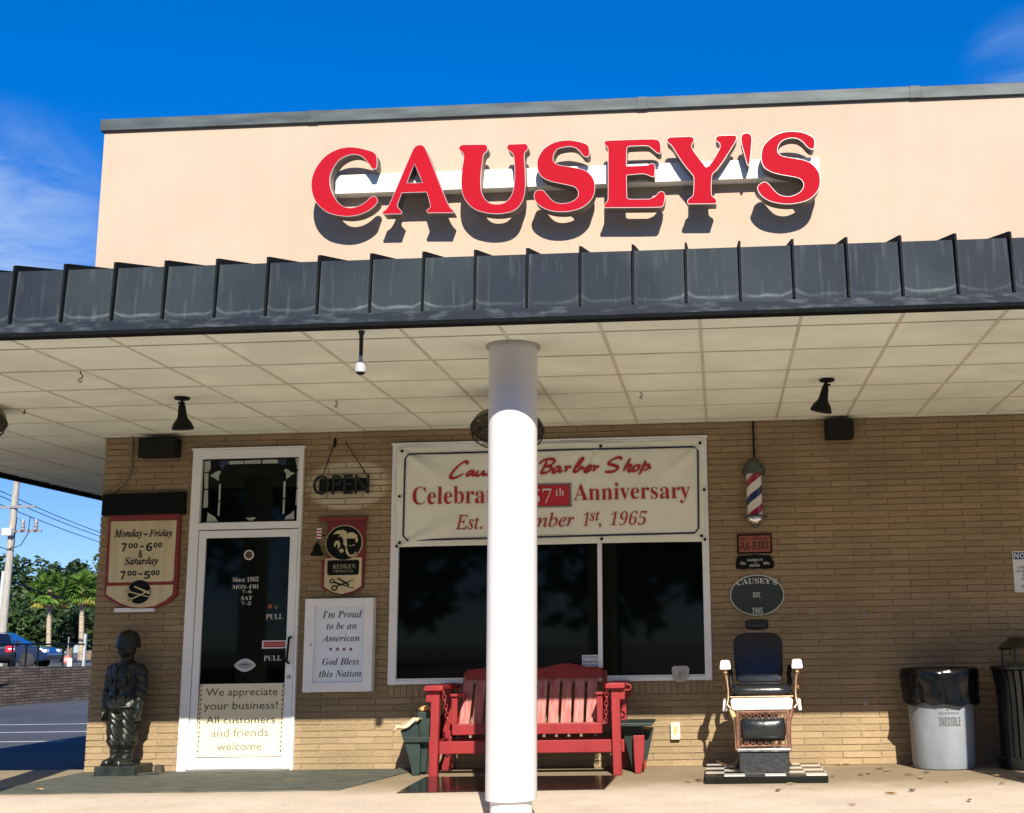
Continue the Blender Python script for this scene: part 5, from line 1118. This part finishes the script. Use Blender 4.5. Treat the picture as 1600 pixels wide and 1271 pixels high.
mb = MB(); mb.prism([(XC-.246, .5985), (XC+.246, .5985), (XC+.246, .609), (XC-.246, .609)], -.925, -.42); part('seat_rim', mb, BRASS, ch, bevel=.003)
mb = MB()
secs = []
for z, k in ((.6095, .94), (.622, 1.0), (.645, 1.015), (.668, .99), (.685, .93), (.694, .80), (.698, .5)): secs.append((XC, -.68, z, .243*k, .245*k))
for (cx, cy, cz, a_, b_) in [secs[0]]: pass
rings = []
for cx, cy, cz, a_, b_ in secs:
    rings.append([mb.v((cx+a_*math.copysign(abs(math.cos(q))**.42, math.cos(q)), cy+b_*math.copysign(abs(math.sin(q))**.42, math.sin(q)), cz)) for q in [2*math.pi*i/40 for i in range(40)]])
for a_, b_ in zip(rings, rings[1:]): mb.bridge(a_, b_)
mb.face(rings[0][::-1]); mb.face(rings[-1])
part('seat', mb, mat('shiny_black_leather', (.012, .014, .016)), ch, smooth=50)
# back: rounded panel leaning on the wall side
def backpanel(dy, k, y_b, m, name, dk):
    mb = MB(); out_ = []
    for i in range(29):
        a = math.pi*i/28; cx_ = math.cos(a); sx_ = math.sin(a); out_.append((XC+.2*k*math.copysign(abs(cx_)**.45, cx_), 1.095-.135+.135*k*sx_**.6))
    out_ = out_+[(XC-.187*k, .72), (XC-.17*k, .70), (XC+.17*k, .70), (XC+.187*k, .72)]
    yy = lambda z: y_b+(z-.7)*.32
    a_ = [mb.v((x, yy(z)+dy, z)) for x, z in out_]; b_ = [mb.v((x, yy(z)+dk, z)) for x, z in out_]; n_ = len(out_)
    c_ = [mb.v((XC+(x-XC)*.72, yy(z*.72+.9*.28)+dy-.022, z*.72+.9*.28)) for x, z in out_]
    for i in range(n_): mb.face([a_[i], a_[(i+1) % n_], c_[(i+1) % n_], c_[i]]); mb.face([a_[(i+1) % n_], a_[i], b_[i], b_[(i+1) % n_]])
    mb.face(c_); mb.face(b_[::-1]); bmesh.ops.recalc_face_normals(mb.bm, faces=mb.bm.faces)
    return part(name, mb, m, ch, smooth=50, bevel=.008)
backpanel(-.045, 1, -.44, mat('navy_leather', (.004, .006, .016), .34, bump=.12, bscale=25, spec=.45), 'backrest', .0)
mb = MB(); mb.loft([(XC, -.26, 1.118, .06, .03), (XC, -.26, 1.126, .09, .045), (XC, -.262, 1.15, .098, .055), (XC, -.262, 1.175, .098, .055), (XC, -.26, 1.197, .09, .045), (XC, -.26, 1.205, .06, .03)], 28); part('headrest', mb, LEATHER, ch, smooth=50)
mb = MB()
for dx in (-.05, .05): mb.tube([(XC+dx, -.27, 1.06), (XC+dx, -.262, 1.13)], .009, 8)
part('headrest_post', mb, STEEL, ch)
for s, xo in ((-1, .104), (1, .661)):
    mb = MB(); mb.prism([(xo-.036, .812), (xo+.036, .812), (xo+.044, .820), (xo+.037, .872), (xo+.028, .884), (xo-.028, .884), (xo-.037, .872), (xo-.044, .820)], -.885, -.80); part('arm_end', mb, PORC, ch, bevel=.008, seg=3)
    mb = MB(); mb.box(xo-.026, xo+.026, -.80, -.40, .828, .866); part('arm_pad', mb, mat('grey_leather', (.05, .055, .055), .5), ch, bevel=.012)
    mb = MB(); mb.tube([(xo, -.84, .812), (xo, -.84, .80), (xo, -.838, .79), (xo-s*.004, -.835, .77)], [.024, .016, .024, .013], 12); mb.tube([(xo-s*.003, -.836, .775), (xo-s*.012, -.84, .72), (xo-s*.018, -.85, .64), (xo-s*.016, -.86, .58), (xo-s*.005, -.87, .545), (xo-s*.035, -.88, .515)], [.0125, .010, .009, .010, .011, .013], 10); part('arm_support', mb, BRASS, ch, smooth=50)
    mb = MB(); mb.tube([(xo-s*.03, -.45, .83), (xo-s*.045, -.47, .76), (xo-s*.04, -.5, .71), (xo-s*.05, -.52, .65), (xo-s*.03, -.52, .60)], [.02, .018, .022, .016, .014], 10); part('rear_support', mb, BLACK, ch, smooth=50)
    mb = MB(); mb.prism([(xo+s*.004, .49), (xo+s*.030, .49), (xo+s*.022, .58), (xo+s*.0, .58)] if s > 0 else [(xo-.030, .49), (xo+.006, .49), (xo+.002, .58), (xo-.022, .58)], -.80, -.55); part('porcelain_hub', mb, PORC, ch, bevel=.008)
    mb = MB(); mb.ell((xo+s*.004, -.78, .665), (.016, .016, .022)); part('copper_knob', mb, COPPER, ch, smooth=60)
mb = MB(); mb.tube([(.02, -.62, .10), (.05, -.66, .085), (.10, -.7, .075), (.17, -.72, .085)], .006, 8); part('lever', mb, BRASS, ch)

# ------------------------------------------------------------------ bins
bx_, by_ = 1.845, -.315
t = thing('grey_bin', 'grey round plastic bin marked INEDIBLE with a black bag over its rim', 'bin', (bx_, by_, 0))
mb = MB(); mb.lathe([(.225, .004), (.238, .008), (.243, .03), (.247, .06), (.262, .50), (.268, .72), (.275, .735), (.275, .75), (.255, .75)], (bx_, by_, 0), 56); bn = part('barrel', mb, BIN, t, smooth=40)
mb = MB(); n_ = 72; rings = []
for k, (r, z) in enumerate(((.262, .765), (.268, .785), (.285, .79), (.298, .782), (.304, .74), (.302, .66), (.300, .58), (.303, .53), (.300, .505), (.285, .51))):
    ring = []
    for i in range(n_):
        a = 2*math.pi*i/n_; w_ = MN.noise(Vector((math.cos(a)*3.2, math.sin(a)*3.2, z*3.5)))*.024+MN.noise(Vector((math.cos(a)*8, math.sin(a)*8, z*14)))*.014+abs(MN.noise(Vector((math.cos(a)*16, math.sin(a)*16, z*5))))*.008
        zz = z+(MN.noise(Vector((math.cos(a)*2.5, math.sin(a)*2.5, 4)))*.03 if k > 5 else 0)
        ring.append(mb.v((bx_+(r+w_*(1 if k > 1 else .2))*math.cos(a), by_+(r+w_*(1 if k > 1 else .2))*math.sin(a), zz)))
    rings.append(ring)
for a_, b_ in zip(rings, rings[1:]): mb.bridge(a_, b_)
bmesh.ops.recalc_face_normals(mb.bm, faces=mb.bm.faces)
part('bin_bag', mb, LINER, t, smooth=80)
mb = MB(); mb.lathe([(.26, .768), (.10, .70), (.001, .69)], (bx_, by_, 0), 32); part('bag_inside', mb, LINER, t, smooth=60)
def on_barrel(s, k, xl, xr, yt, yb, **kw):
    Y = by_-.262; X0 = W(xl, yt, Y)[0]; X1 = W(xr, yt, Y)[0]; Z0, Z1 = W((xl+xr)/2, yb, Y)[1], W((xl+xr)/2, yt, Y)[1]
    bm = fit_text(s, k, X0, X1, Z0, Z1, 0, **kw)
    for v in bm.verts:
        a = (v.co.x-bx_)/.262; z = v.co.z; r = .2485+(z-.06)/.44*.0152+.001; v.co = (bx_+r*math.sin(a), by_-r*math.cos(a), z)
    part('lettering', bm, mat('stencil_grey', (.07, .075, .08), .6), bn)
on_barrel('INEDIBLE', 'H', 1467, 1502, 1121, 1135); on_barrel('COLLECTION CO', 'H', 1467, 1499, 1113.5, 1116); on_barrel('V', 'H', 1477, 1484, 1105, 1111)
rx_, ry_ = 2.585, -.40
t = thing('slatted_bin', 'black metal slatted litter bin with a raised rain lid at the right edge', 'bin', (rx_, ry_, 0))
SLAT = mat('black_enamel', (.010, .012, .011), .28, var=.2, spec=.6)
for i in range(34):
    a = 2*math.pi*i/34; d_ = Vector((math.cos(a), math.sin(a), 0)); s_ = Vector((-d_.y, d_.x, 0)); mb = MB()
    prof = [(.300, .06), (.302, .50), (.312, .66), (.334, .765)]; vs = []
    for r, z in prof:
        c = Vector((rx_, ry_, z))+d_*r; vs.append([mb.v(c-s_*.018), mb.v(c+s_*.018), mb.v(c+s_*.018-d_*.007), mb.v(c-s_*.018-d_*.007)])
    for p, q in zip(vs, vs[1:]): mb.bridge(p, q)
    mb.face(vs[0][::-1]); mb.face(vs[-1]); part('slat', mb, SLAT, t)
mb = MB(); mb.lathe([(.28, .765), (.325, .762), (.346, .775), (.346, .792), (.325, .802), (.28, .80)], (rx_, ry_, 0), 48); part('top_ring', mb, SLAT, t, smooth=40)
mb = MB(); mb.lathe([(.27, .004), (.318, .008), (.318, .085), (.306, .095), (.27, .095)], (rx_, ry_, 0), 48); part('base_ring', mb, SLAT, t, smooth=40)
mb = MB(); mb.lathe([(.27, .01), (.275, .76), (.26, .77)], (rx_, ry_, 0), 36); part('inner_bucket', mb, mat('bucket_black', (.005, .005, .005), .6), t, smooth=40)
mb = MB(); mb.lathe([(.26, .925), (.265, .94), (.235, .975), (.19, 1.005), (.18, 1.02), (.05, 1.032), (.002, 1.033)], (rx_, ry_, 0), 40); part('rain_lid', mb, SLAT, t, smooth=40)
for a in (2.6, 3.9, .5, -.9): mb = MB(); mb.tube([(rx_+.25*math.cos(a), ry_+.25*math.sin(a), .79), (rx_+.245*math.cos(a), ry_+.245*math.sin(a), .94)], .009, 8); part('lid_stay', mb, SLAT, t)

# dry leaves blown on the pavement
LEAFC = [mat('dry_leaf_brown', (.16, .075, .03), .8, var=.3, scale=40), mat('dry_leaf_tan', (.36, .23, .11), .8, var=.3, scale=40), mat('dry_leaf_dark', (.045, .03, .02), .8, var=.3)]
WHERE = 'brown'
spots = [(1302, 1214, 0), (1345, 1211, 0), (1358, 1209, 1), (1374, 1202, 2), (1388, 1205, 1), (1420, 1211, 0), (1448, 1208, 2), (1440, 1216, 1), (1426, 1237, 2), (1558, 1214, 1), (1566, 1225, 0), (1597, 1217, 0), (1310, 1196, 2), (1322, 1196, 2), (1236, 1226, 1), (1216, 1236, 0), (1288, 1214, 1), (1075, 1222, 1), (1092, 1221, 0), (1480, 1222, 1), (1393, 1241, 1), (1515, 1252, 0), (1332, 1258, 1), (452, 1221, 1), (62, 1236, 1)]
for i, (px, py, m) in enumerate(spots):
    x, y = G(px, py, .004); mb = MB(); s = R.uniform(.03, .052); a = R.uniform(0, 6.3); cu = R.uniform(.2, .75)
    pts = [(-1, 0), (-.5, .34), (.1, .42), (.6, .22), (1, 0), (.6, -.22), (.1, -.42), (-.5, -.34)]
    q = lambda u, w_: (x+s*(u*math.cos(a)-w_*math.sin(a)), y+s*(u*math.sin(a)+w_*math.cos(a)), .006+s*cu*(w_*w_*2.2+.25*u*u)+s*.1*R.random())
    mid = [mb.v(q(u, 0)) for u in (-1, -.4, .2, .7, 1)]
    for sgn in (1, -1):
        e = [mb.v(q(u, sgn*w_)) for u, w_ in ((-.5, .34), (.1, .42), (.6, .22))]
        mb.face([mid[0], mid[1], e[0]]); mb.face([mid[1], mid[2], e[1], e[0]]); mb.face([mid[2], mid[3], e[2], e[1]]); mb.face([mid[3], mid[4], e[2]])
    o = part('dry_leaf', mb, LEAFC[m], None, loc=(x, y, .004)); so_ = o.modifiers.new('thick', 'SOLIDIFY'); so_.thickness = .0012
    near = 'the grey bin' if 1400 < px < 1530 else 'the slatted black bin' if px >= 1530 else 'the checkered platform' if px < 1300 and px > 1000 else 'the outdoor carpet' if px < 1000 else 'the sunlit wall right of the chair'
    tag(o, f"{('curled brown', 'pale tan', 'dark shrivelled')[m]} dry leaf on the pavement by {near}", 'leaf', 'dry leaves on the pavement, ' + ('brown', 'tan', 'dark')[m] + ' by ' + near)

# ------------------------------------------------------------------ beyond the car park
sheet('raised_ground', [(-15.95, -80), (-15.95, 400), (-900, 400), (-900, -80)], .36, mat('road_surface', (.075, .075, .078), .85, scale=.3, var=.25))
RWALL = bpy.data.materials.new('old_brown_brickwork'); RWALL.use_nodes = True; n, l, b = nodes(RWALL)
tcw = n.new('ShaderNodeTexCoord'); spx = n.new('ShaderNodeSeparateXYZ'); cbx = n.new('ShaderNodeCombineXYZ'); bt = n.new('ShaderNodeTexBrick')
l.new(tcw.outputs['Object'], spx.inputs[0]); l.new(spx.outputs[1], cbx.inputs[0]); l.new(spx.outputs[2], cbx.inputs[1]); l.new(cbx.outputs[0], bt.inputs['Vector'])
bt.inputs['Scale'].default_value = 1; bt.inputs['Brick Width'].default_value = .3; bt.inputs['Row Height'].default_value = .066; bt.inputs['Mortar Size'].default_value = .012; bt.inputs['Bias'].default_value = -.1
bt.inputs['Color1'].default_value = (.10, .075, .055, 1); bt.inputs['Color2'].default_value = (.23, .17, .125, 1); bt.inputs['Mortar'].default_value = (.045, .038, .03, 1)
nzw = n.new('ShaderNodeTexNoise'); nzw.inputs['Scale'].default_value = 2.5; nzw.inputs['Detail'].default_value = 8; l.new(tcw.outputs['Object'], nzw.inputs['Vector'])
mrw = n.new('ShaderNodeMapRange'); mrw.inputs[1].default_value = .3; mrw.inputs[2].default_value = .7; mrw.inputs[3].default_value = .55; mrw.inputs[4].default_value = 1.25; l.new(nzw.outputs[0], mrw.inputs[0])
mxw = n.new('ShaderNodeMix'); mxw.data_type = 'RGBA'; mxw.blend_type = 'MULTIPLY'; mxw.inputs[0].default_value = 1; l.new(bt.outputs[0], mxw.inputs[6]); l.new(mrw.outputs[0], mxw.inputs[7]); l.new(mxw.outputs[2], b.inputs['Base Color']); b.inputs['Roughness'].default_value = .9
bpw = n.new('ShaderNodeBump'); bpw.inputs['Strength'].default_value = .7; bpw.inputs['Distance'].default_value = .02; l.new(bt.outputs[1], bpw.inputs['Height']); bpw.invert = True; l.new(bpw.outputs[0], b.inputs['Normal'])
wx = lambda y: -15.98+(y-16.03)*.0932
t = thing('retaining_wall', 'low brown brick retaining wall along the far side of the car park', 'wall', (wx(20), 20, -.13))
mb = MB(); zt = lambda y: .74-(y-16)*.021
mb.hexa([(wx(4), 4, -.2), (wx(32), 32, -.2), (wx(32)-.3, 32, -.2), (wx(4)-.3, 4, -.2), (wx(4), 4, .97), (wx(32), 32, .42), (wx(32)-.3, 32, .42), (wx(4)-.3, 4, .97)]); part('brickwork', mb, RWALL, t)
t = thing('rail_fence', 'thin dark rail fence on posts along the top of the brown brick wall', 'fence', (wx(18)-.15, 18, .7))
for y in (13.2, 14.4, 15.4, 16.52, 17.0, 17.42, 18.37, 20.4, 22.0):
    mb = MB(); mb.box(wx(y)-.165, wx(y)-.135, y-.015, y+.015, zt(y)-.02, 1.235); part('post', mb, BLACK, t)
mb = MB(); mb.tube([(wx(8)-.15, 8, 1.25), (wx(30)-.15, 30, 1.18)], .02, 8); part('rail', mb, BLACK, t)
mb = MB(); mb.box(wx(19.2)-.17, wx(19.2)-.12, 19.17, 19.23, zt(19.2)-.01, 1.47)
tag(part('metal_post', mb, mat('galvanised', (.52, .54, .55)), None, loc=(wx(19.2), 19.2, .67)), 'pale galvanised post on the brown wall beside the shop corner', 'post')

def car(name, label, loc, rz, paint, sedan=False):
    t = thing(name, label, 'car'); 
    def cp(nm, mb, m, par=None, **k): return local_part(nm, mb, m, par or t, **k)
    h1 = .98 if sedan else 1.05; hr = 1.42 if sedan else 1.70
    body = MB(); L_ = [(-2.30, .42), (-2.33, .60), (-2.30, h1-.08), (-2.18, h1), (1.0, h1+.02), (1.45, h1), (2.0, h1-.10), (2.25, h1-.28), (2.30, .60), (2.24, .38), (1.75, .30), (-1.75, .30)]
    for s in (1,):
        body.prism(L_, -.90, .90)
    bo = cp('body', body, paint, bevel=.07)
    cab = MB(); P = [(-2.15, h1), (-1.95, hr-.1), (-1.6, hr-.01), (-.3, hr), (.15, hr-.06), (1.1, h1+.01)] if not sedan else [(-1.55, h1), (-1.0, hr-.03), (-.6, hr), (.0, hr-.02), (1.0, h1)]
    lo = [cab.v((x, -.84 if z < h1+.05 else -.68, z)) for x, z in P]; hi = [cab.v((x, .84 if z < h1+.05 else .68, z)) for x, z in P]; k_ = len(P)
    cab.face(lo); cab.face(hi[::-1])
    for i in range(k_): cab.face([lo[(i+1) % k_], lo[i], hi[i], hi[(i+1) % k_]])
    bmesh.ops.recalc_face_normals(cab.bm, faces=cab.bm.faces); cp('cabin', cab, paint, bevel=.05)
    gm = mat('car_glass', (.012, .02, .05), .05, spec=.7)
    for s in (-1, 1):
        for x0, x1, x2, x3 in (((-1.85, -1.15, -1.15, -1.72), (-1.05, -.15, -.15, -1.05), (-.05, .92, .20, -.05)) if not sedan else ((-1.2, -.35, -.35, -.85), (-.28, .8, .1, -.28))):
            g = MB(); zl, zh = h1+.06, hr-.12; f_ = lambda z: s*(.855-(z-h1)*.16/(hr-h1)+.004)
            g.face([g.v((x0, f_(zl), zl)), g.v((x1, f_(zl), zl)), g.v((x2, f_(zh), zh)), g.v((x3, f_(zh), zh))]); cp('window', g, gm)
        for x in (-1.45, 1.42):
            w = MB(); w.tube([(x, s*.72, .36), (x, s*.80, .36), (x, s*.91, .36), (x, s*.93, .36)], [.30, .36, .36, .33], 28); w_ = cp('wheel', w, RUBBER, smooth=40)
            r_ = MB(); r_.tube([(x, s*.925, .36), (x, s*.945, .36)], [.22, .20], 20); cp('rim', r_, mat('dark_rim', (.05, .05, .055), .4, .5), w_, smooth=40)
        m_ = MB(); m_.box(.75, .95, min(s*.9, s*1.04), max(s*.9, s*1.04), h1+.02, h1+.16); cp('mirror', m_, paint, bevel=.03)
        tl = MB(); tl.box(-2.36, -2.05, min(s*.62, s*.915), max(s*.62, s*.915), h1-.30, h1-.05); cp('tail_lamp', tl, mat('red_lamp', (.45, .02, .04), .12, coat=.5), bevel=.03)
        tw = MB(); tw.box(-2.365, -2.06, min(s*.70, s*.92), max(s*.70, s*.92), h1-.20, h1-.14); cp('reverse_lamp', tw, mat('clear_lamp', (.75, .75, .78), .1, coat=.5), bevel=.02)
        hl = MB(); hl.box(1.95, 2.27, min(s*.55, s*.88), max(s*.55, s*.88), h1-.34, h1-.18); cp('headlamp', hl, mat('clear_lamp', (.75, .75, .78)), bevel=.03)
    hd = MB(); hd.box(-.1, .1, -.925, -.9, h1-.10, h1-.07); hd.box(-1.15, -.95, -.925, -.9, h1-.10, h1-.07); cp('door_handle', hd, CHROME)
    t.location = loc; t.rotation_euler = (0, 0, rz); return t
BLUEC = mat('deep_blue_car_paint', (.004, .014, .062), .2, .3, var=.05, coat=1.)
car('blue_car', 'dark blue sport utility car parked behind the rail fence', (-32.95, 43.9, .30), math.radians(8), BLUEC)
xc_ = W(23, 1012, 33)[0]
car('dark_car', 'dark sedan with red tail lamps at the left edge, nearer than the blue car', (xc_-.866*.92-.5*2.3, 33-.5*.92+.866*2.3, .36), math.radians(120), mat('black_car_paint', (.008, .009, .016), .2, .3, coat=1.), True)
# small red disc sign and two white bollards
x, z = W(105, 1034, 47); t = thing('road_sign', 'small round red sign low behind the brown wall', 'sign', (x, 47, .36))
mb = MB(); mb.tube([(x, 47, .36), (x, 47, 1.75)], .03, 8); part('post', mb, STEEL, t)
mb = MB(); mb.disc(x, z+.1, .19, .19, 46.93, 46.96); part('disc', mb, mat('pink_red', (.55, .12, .11), .5), t); mb = MB(); mb.disc(x, z+.1, .12, .12, 46.915, 46.929); part('centre', mb, mat('pale_pink', (.6, .35, .32), .5), t)
for px in (107.5, 111):
    x, z = W(px, 1030, 44); mb = MB(); mb.lathe([(.055, .36), (.055, z-.02), (.04, z+.03), (.002, z+.05)], (x, 44, 0), 12)
    tag(part('bollard', mb, WHITE, None, smooth=40, loc=(x, 44, .36)), 'short white bollard behind the wall beside the red disc sign', 'bollard', 'white bollards by the red disc sign')

# utility pole with crossarms, insulators and wires
WOODP = mat('weathered_pole', (.33, .31, .27), .85, scale=6, var=.2, stretch=(3, 3, .3))
t = thing('utility_pole', 'weathered wooden utility pole with crossarms and transformers behind the car park', 'utility pole', (-36.75, 50, .36))
mb = MB(); mb.tube([(-36.80, 50, .3), (-36.7, 50, 8), (-36.62, 50, 12.2)], [.20, .17, .13], 14); part('pole', mb, WOODP, t, smooth=50)
mb = MB(); mb.tube([(-37.02, 49.85, .3), (-36.88, 49.83, 5.2)], .09, 10); part('cable_riser', mb, mat('pale_riser', (.42, .44, .44), .5), t, smooth=50)
mb = MB(); mb.box(-37.9, -35.45, 49.78, 49.86, 8.46, 8.58); part('crossarm', mb, mat('grey_arm', (.20, .20, .20), .7), t)
mb = MB(); mb.box(-38.4, -35.0, 49.76, 49.86, 7.18, 7.30); part('crossarm', mb, mat('grey_arm', (.20, .20, .20)), t)
for x in (-38.0, -36.0, -35.3):
    mb = MB(); mb.lathe([(.10, 7.26), (.13, 7.34), (.09, 7.40), (.13, 7.48), (.09, 7.55), (.12, 7.62), (.05, 7.85)], (x, 49.75, 0), 12); part('insulator', mb, mat('insulator_grey', (.24, .25, .27), .35), t, smooth=50)
    mb = MB(); mb.tube([(x, 49.7, 7.7), (x-.25, 49.6, 7.95), (x-.3, 49.6, 7.1), ((x-36.7)/2, 49.7, 6.5), (-36.7, 49.8, 6.3)], .022, 6); part('jumper_wire', mb, BLACK, t)
mb = MB(); mb.box(-37.0, -36.5, 49.55, 49.85, 7.0, 7.4); part('switch_box', mb, mat('switch_white', (.55, .55, .55), .5), t, bevel=.03)
for i, (y0, y1, z_) in enumerate(((764, 827, 0), (772, 833, 0), (785, 842, 0), (895, 940, 1), (863, 884, 2))):
    xa_, za_ = W(-60, y0-(y1-y0)*.39, 48); xb_, zb2 = W(230, y1+(y1-y0)*.48, 78); mb = MB(); P = []
    for j in range(17):
        u = j/16; P.append((xa_+(xb_-xa_)*u, 48+30*u, za_+(zb2-za_)*u-(.5 if z_ else .25)*math.sin(math.pi*u)))
    mb.tube(P, .045 if z_ == 1 else .022, 6)
    tag(part('power_line', mb, BLACK, None, loc=P[0]), ('topmost power line crossing the sky beyond the shop', 'second power line from the top beyond the shop', 'third power line from the top, lowest in the open sky', 'thick low cable sagging in front of the palms', 'thin wire just above the tree tops')[i], 'wire', 'overhead wires at the utility pole')

# palms and trees
def leafmat(name, a, c, d): 
    m = bpy.data.materials.new(name); m.use_nodes = True; n, l, b = nodes(m); g = n.new('ShaderNodeNewGeometry'); r = n.new('ShaderNodeValToRGB'); e = r.color_ramp.elements
    e[0].color = (*a, 1); e[1].color = (*d, 1); q = e.new(.5); q.color = (*c, 1); l.new(g.outputs['Random Per Island'], r.inputs[0]); l.new(r.outputs[0], b.inputs['Base Color']); b.inputs['Roughness'].default_value = .55; b.inputs['Specular IOR Level'].default_value = .3
    b.inputs['Transmission Weight'].default_value = 0; return m
LF1 = leafmat('oak_leaves', (.009, .022, .008), (.02, .045, .012), (.042, .075, .02)); LF2 = leafmat('bright_leaves', (.014, .034, .009), (.03, .066, .015), (.06, .10, .025)); LFP = leafmat('palm_leaves', (.045, .11, .016), (.085, .18, .025), (.16, .25, .045))
def tree(label, x, y, h, r, seed, m, z0=.3, nleaf=2600, sq=.8, group='trees beyond the car park', leaf=.26):
    q = random.Random(seed); t = thing('broadleaf_tree', label, 'tree', (x, y, z0), group)
    mb = MB(); mb.tube([(x, y, z0-.1), (x+.1, y, z0+h*.25), (x+q.uniform(-.3, .3), y, z0+h*.6)], [.28*h/8, .2*h/8, .1*h/8], 10)
    for i in range(5): a = q.uniform(0, 6.28); mb.tube([(x+.05, y, z0+h*(.25+.05*i)), (x+r*.4*math.cos(a), y+r*.4*math.sin(a), z0+h*.55), (x+r*.75*math.cos(a), y+r*.75*math.sin(a), z0+h*.72)], [.1*h/8, .07*h/8, .02], 7)
    part('trunk', mb, BARK, t, smooth=50)
    cl = []
    for i in range(26):
        while 1:
            p = Vector((q.uniform(-1, 1), q.uniform(-1, 1), q.uniform(-1, 1)))
            if .25 < p.length < 1: break
        cl.append((Vector((x, y, z0+h*.6))+Vector((p.x*r, p.y*r, p.z*h*.36*sq)), q.uniform(.22, .4)*r))
    mb = MB()
    for i in range(nleaf):
        c, cr = cl[i % 26]; d_ = Vector((q.gauss(0, 1), q.gauss(0, 1), q.gauss(0, 1))).normalized()*cr*q.random()**.4; p = c+d_*Vector((1, 1, .75)).length/1.6
        u = Vector((q.gauss(0, 1), q.gauss(0, 1), q.gauss(0, .6))).normalized(); w_ = u.cross(Vector((q.gauss(0, 1), q.gauss(0, 1), q.gauss(0, 1)))).normalized(); s = leaf*q.uniform(.6, 1.3)
        mb.face([mb.v(p-u*s), mb.v(p-w_*s*.45), mb.v(p+u*s), mb.v(p+w_*s*.45)])
    part('crown', mb, m, t); return t
for i, (px, y, top, wd, m, lab) in enumerate(((-60, 76, 860, 3.4, LF1, 'dark bushy tree beyond the left edge behind the utility pole'), (8, 80, 878, 3.0, LF1, 'dark tree rising directly behind the utility pole'), (46, 92, 884, 3.3, LF2, 'mid green tree between the utility pole and the left palm'), (84, 96, 880, 3.1, LF2, 'wide bright green tree behind the left palm'), (118, 88, 876, 2.4, LF1, 'dark tree with a ragged top between the two palms'), (150, 90, 872, 2.6, LF1, 'dark tall tree behind the right palm at the shop corner'), (195, 92, 866, 3.2, LF2, 'green tree hidden behind the shop corner'), (30, 70, 945, 2.6, LF2, 'low leafy bush above the roof of the blue car'), (100, 72, 965, 2.4, LF1, 'low dark bush behind the palm trunks'), (150, 70, 950, 2.4, LF1, 'low dark bush at the foot of the right palm'), (62, 74, 930, 2.3, LF2, 'bright low bush just left of the left palm'), (270, 90, 872, 3.4, LF1, 'leafy tree beyond the car park, out of sight behind the shop door'), (350, 94, 880, 3.2, LF2, 'leafy tree beyond the car park, out of sight behind the notice case'), (430, 90, 868, 3.6, LF1, 'leafy tree beyond the car park, out of sight behind the shop window'), (520, 95, 876, 3.4, LF1, 'leafy tree beyond the car park, out of sight behind the white column'), (-130, 80, 868, 3.6, LF2, 'leafy tree beyond the car park, out of sight just past the left edge'), (-215, 84, 872, 3.6, LF1, 'leafy tree beyond the car park, out of sight well past the left edge'))):
    x, zt_ = W(px, top, y); tree(lab, x, y, (zt_-.3)/.90, wd, 11+i, m, nleaf=3600 if i < 7 else 2200)
def palm(label, px, y, ch, seed):
    x, zc_ = W(px, ch, y); q = random.Random(seed); xb_, _ = W(px-3, 1040, y); t = thing('palm_tree', label, 'palm', (xb_, y, .3), 'young palms beyond the car park')
    mb = MB(); mb.tube([(xb_, y, .2), (xb_+(x-xb_)*.3, y, zc_*.35), (xb_+(x-xb_)*.7, y, zc_*.7), (x, y, zc_)], [.20, .15, .14, .17], 12); tk = part('trunk', mb, mat('palm_trunk', (.34, .28, .20), .9, scale=3, var=.25, stretch=(1, 1, 6), bump=.5, bscale=8), t, smooth=50)
    mb = MB(); mb.tube([(x-.02, y, zc_-1.0), (x, y, zc_-.3), (x, y, zc_+.1)], [.16, .21, .12], 12); part('boot_sheath', mb, mat('palm_boots', (.28, .14, .06), .9, scale=8, var=.4), t, smooth=50)
    mb = MB(); dead = MB()
    for i in range(58):
        a = q.uniform(0, 6.28); el = q.uniform(-.75, 1.35); ln_ = q.uniform(.6, .98); d_ = Vector((math.cos(a)*math.cos(el), math.sin(a)*math.cos(el), math.sin(el))); c = Vector((x, y, zc_)); tip = c+d_*ln_-Vector((0, 0, .12))
        M_ = dead if el < -.5 else mb
        M_.tube([c, c+d_*ln_*.55, tip], [.02, .015, .01], 4)
        s_ = d_.cross(Vector((0, 0, 1))).normalized() if abs(d_.z) < .98 else Vector((1, 0, 0)); up = s_.cross(d_)
        for j in range(11):
            b_ = (j-5)/5*1.25; v_ = (d_*math.cos(b_)+s_*math.sin(b_)).normalized(); e = tip+v_*q.uniform(.55, .75)-Vector((0, 0, .22*abs(b_)+.12)); w_ = (s_*math.cos(b_)-d_*math.sin(b_))*.06; m_ = tip+(e-tip)*.5+Vector((0, 0, .05))
            M_.face([M_.v(tip), M_.v(m_-w_), M_.v(e), M_.v(m_+w_)])
    part('crown', mb, LFP, t); part('dry_fronds', dead, leafmat('dry_palm', (.22, .17, .04), (.30, .26, .05), (.20, .22, .05)), t); return t
palm('young palm with yellowing lower fronds, left of the pair', 78, 64, 922, 5); palm('young palm nearest the shop corner, right of the pair', 129, 60, 920, 9)
# trees across the road behind the viewer: they darken what the shop glass reflects
for i, (x, y, h, r, m) in enumerate(((-27, -33, 12, 6.5, LF1), (-15, -36, 13, 7, LF1), (-4, -34, 12, 6.5, LF1), (7, -37, 13, 7, LF2), (18, -34, 12, 6.5, LF1), (30, -36, 12, 7, LF1), (-40, -30, 12, 7, LF1), (42, -30, 12, 7, LF1))):
    tree('large leafy tree across the road, reflected in the shop glass', x, y, h, r, 60+i, m, z0=-.13, nleaf=3000, sq=1.1, group='trees reflected in the shop glass', leaf=.6)
bpy.data.scenes.remove(TMP)
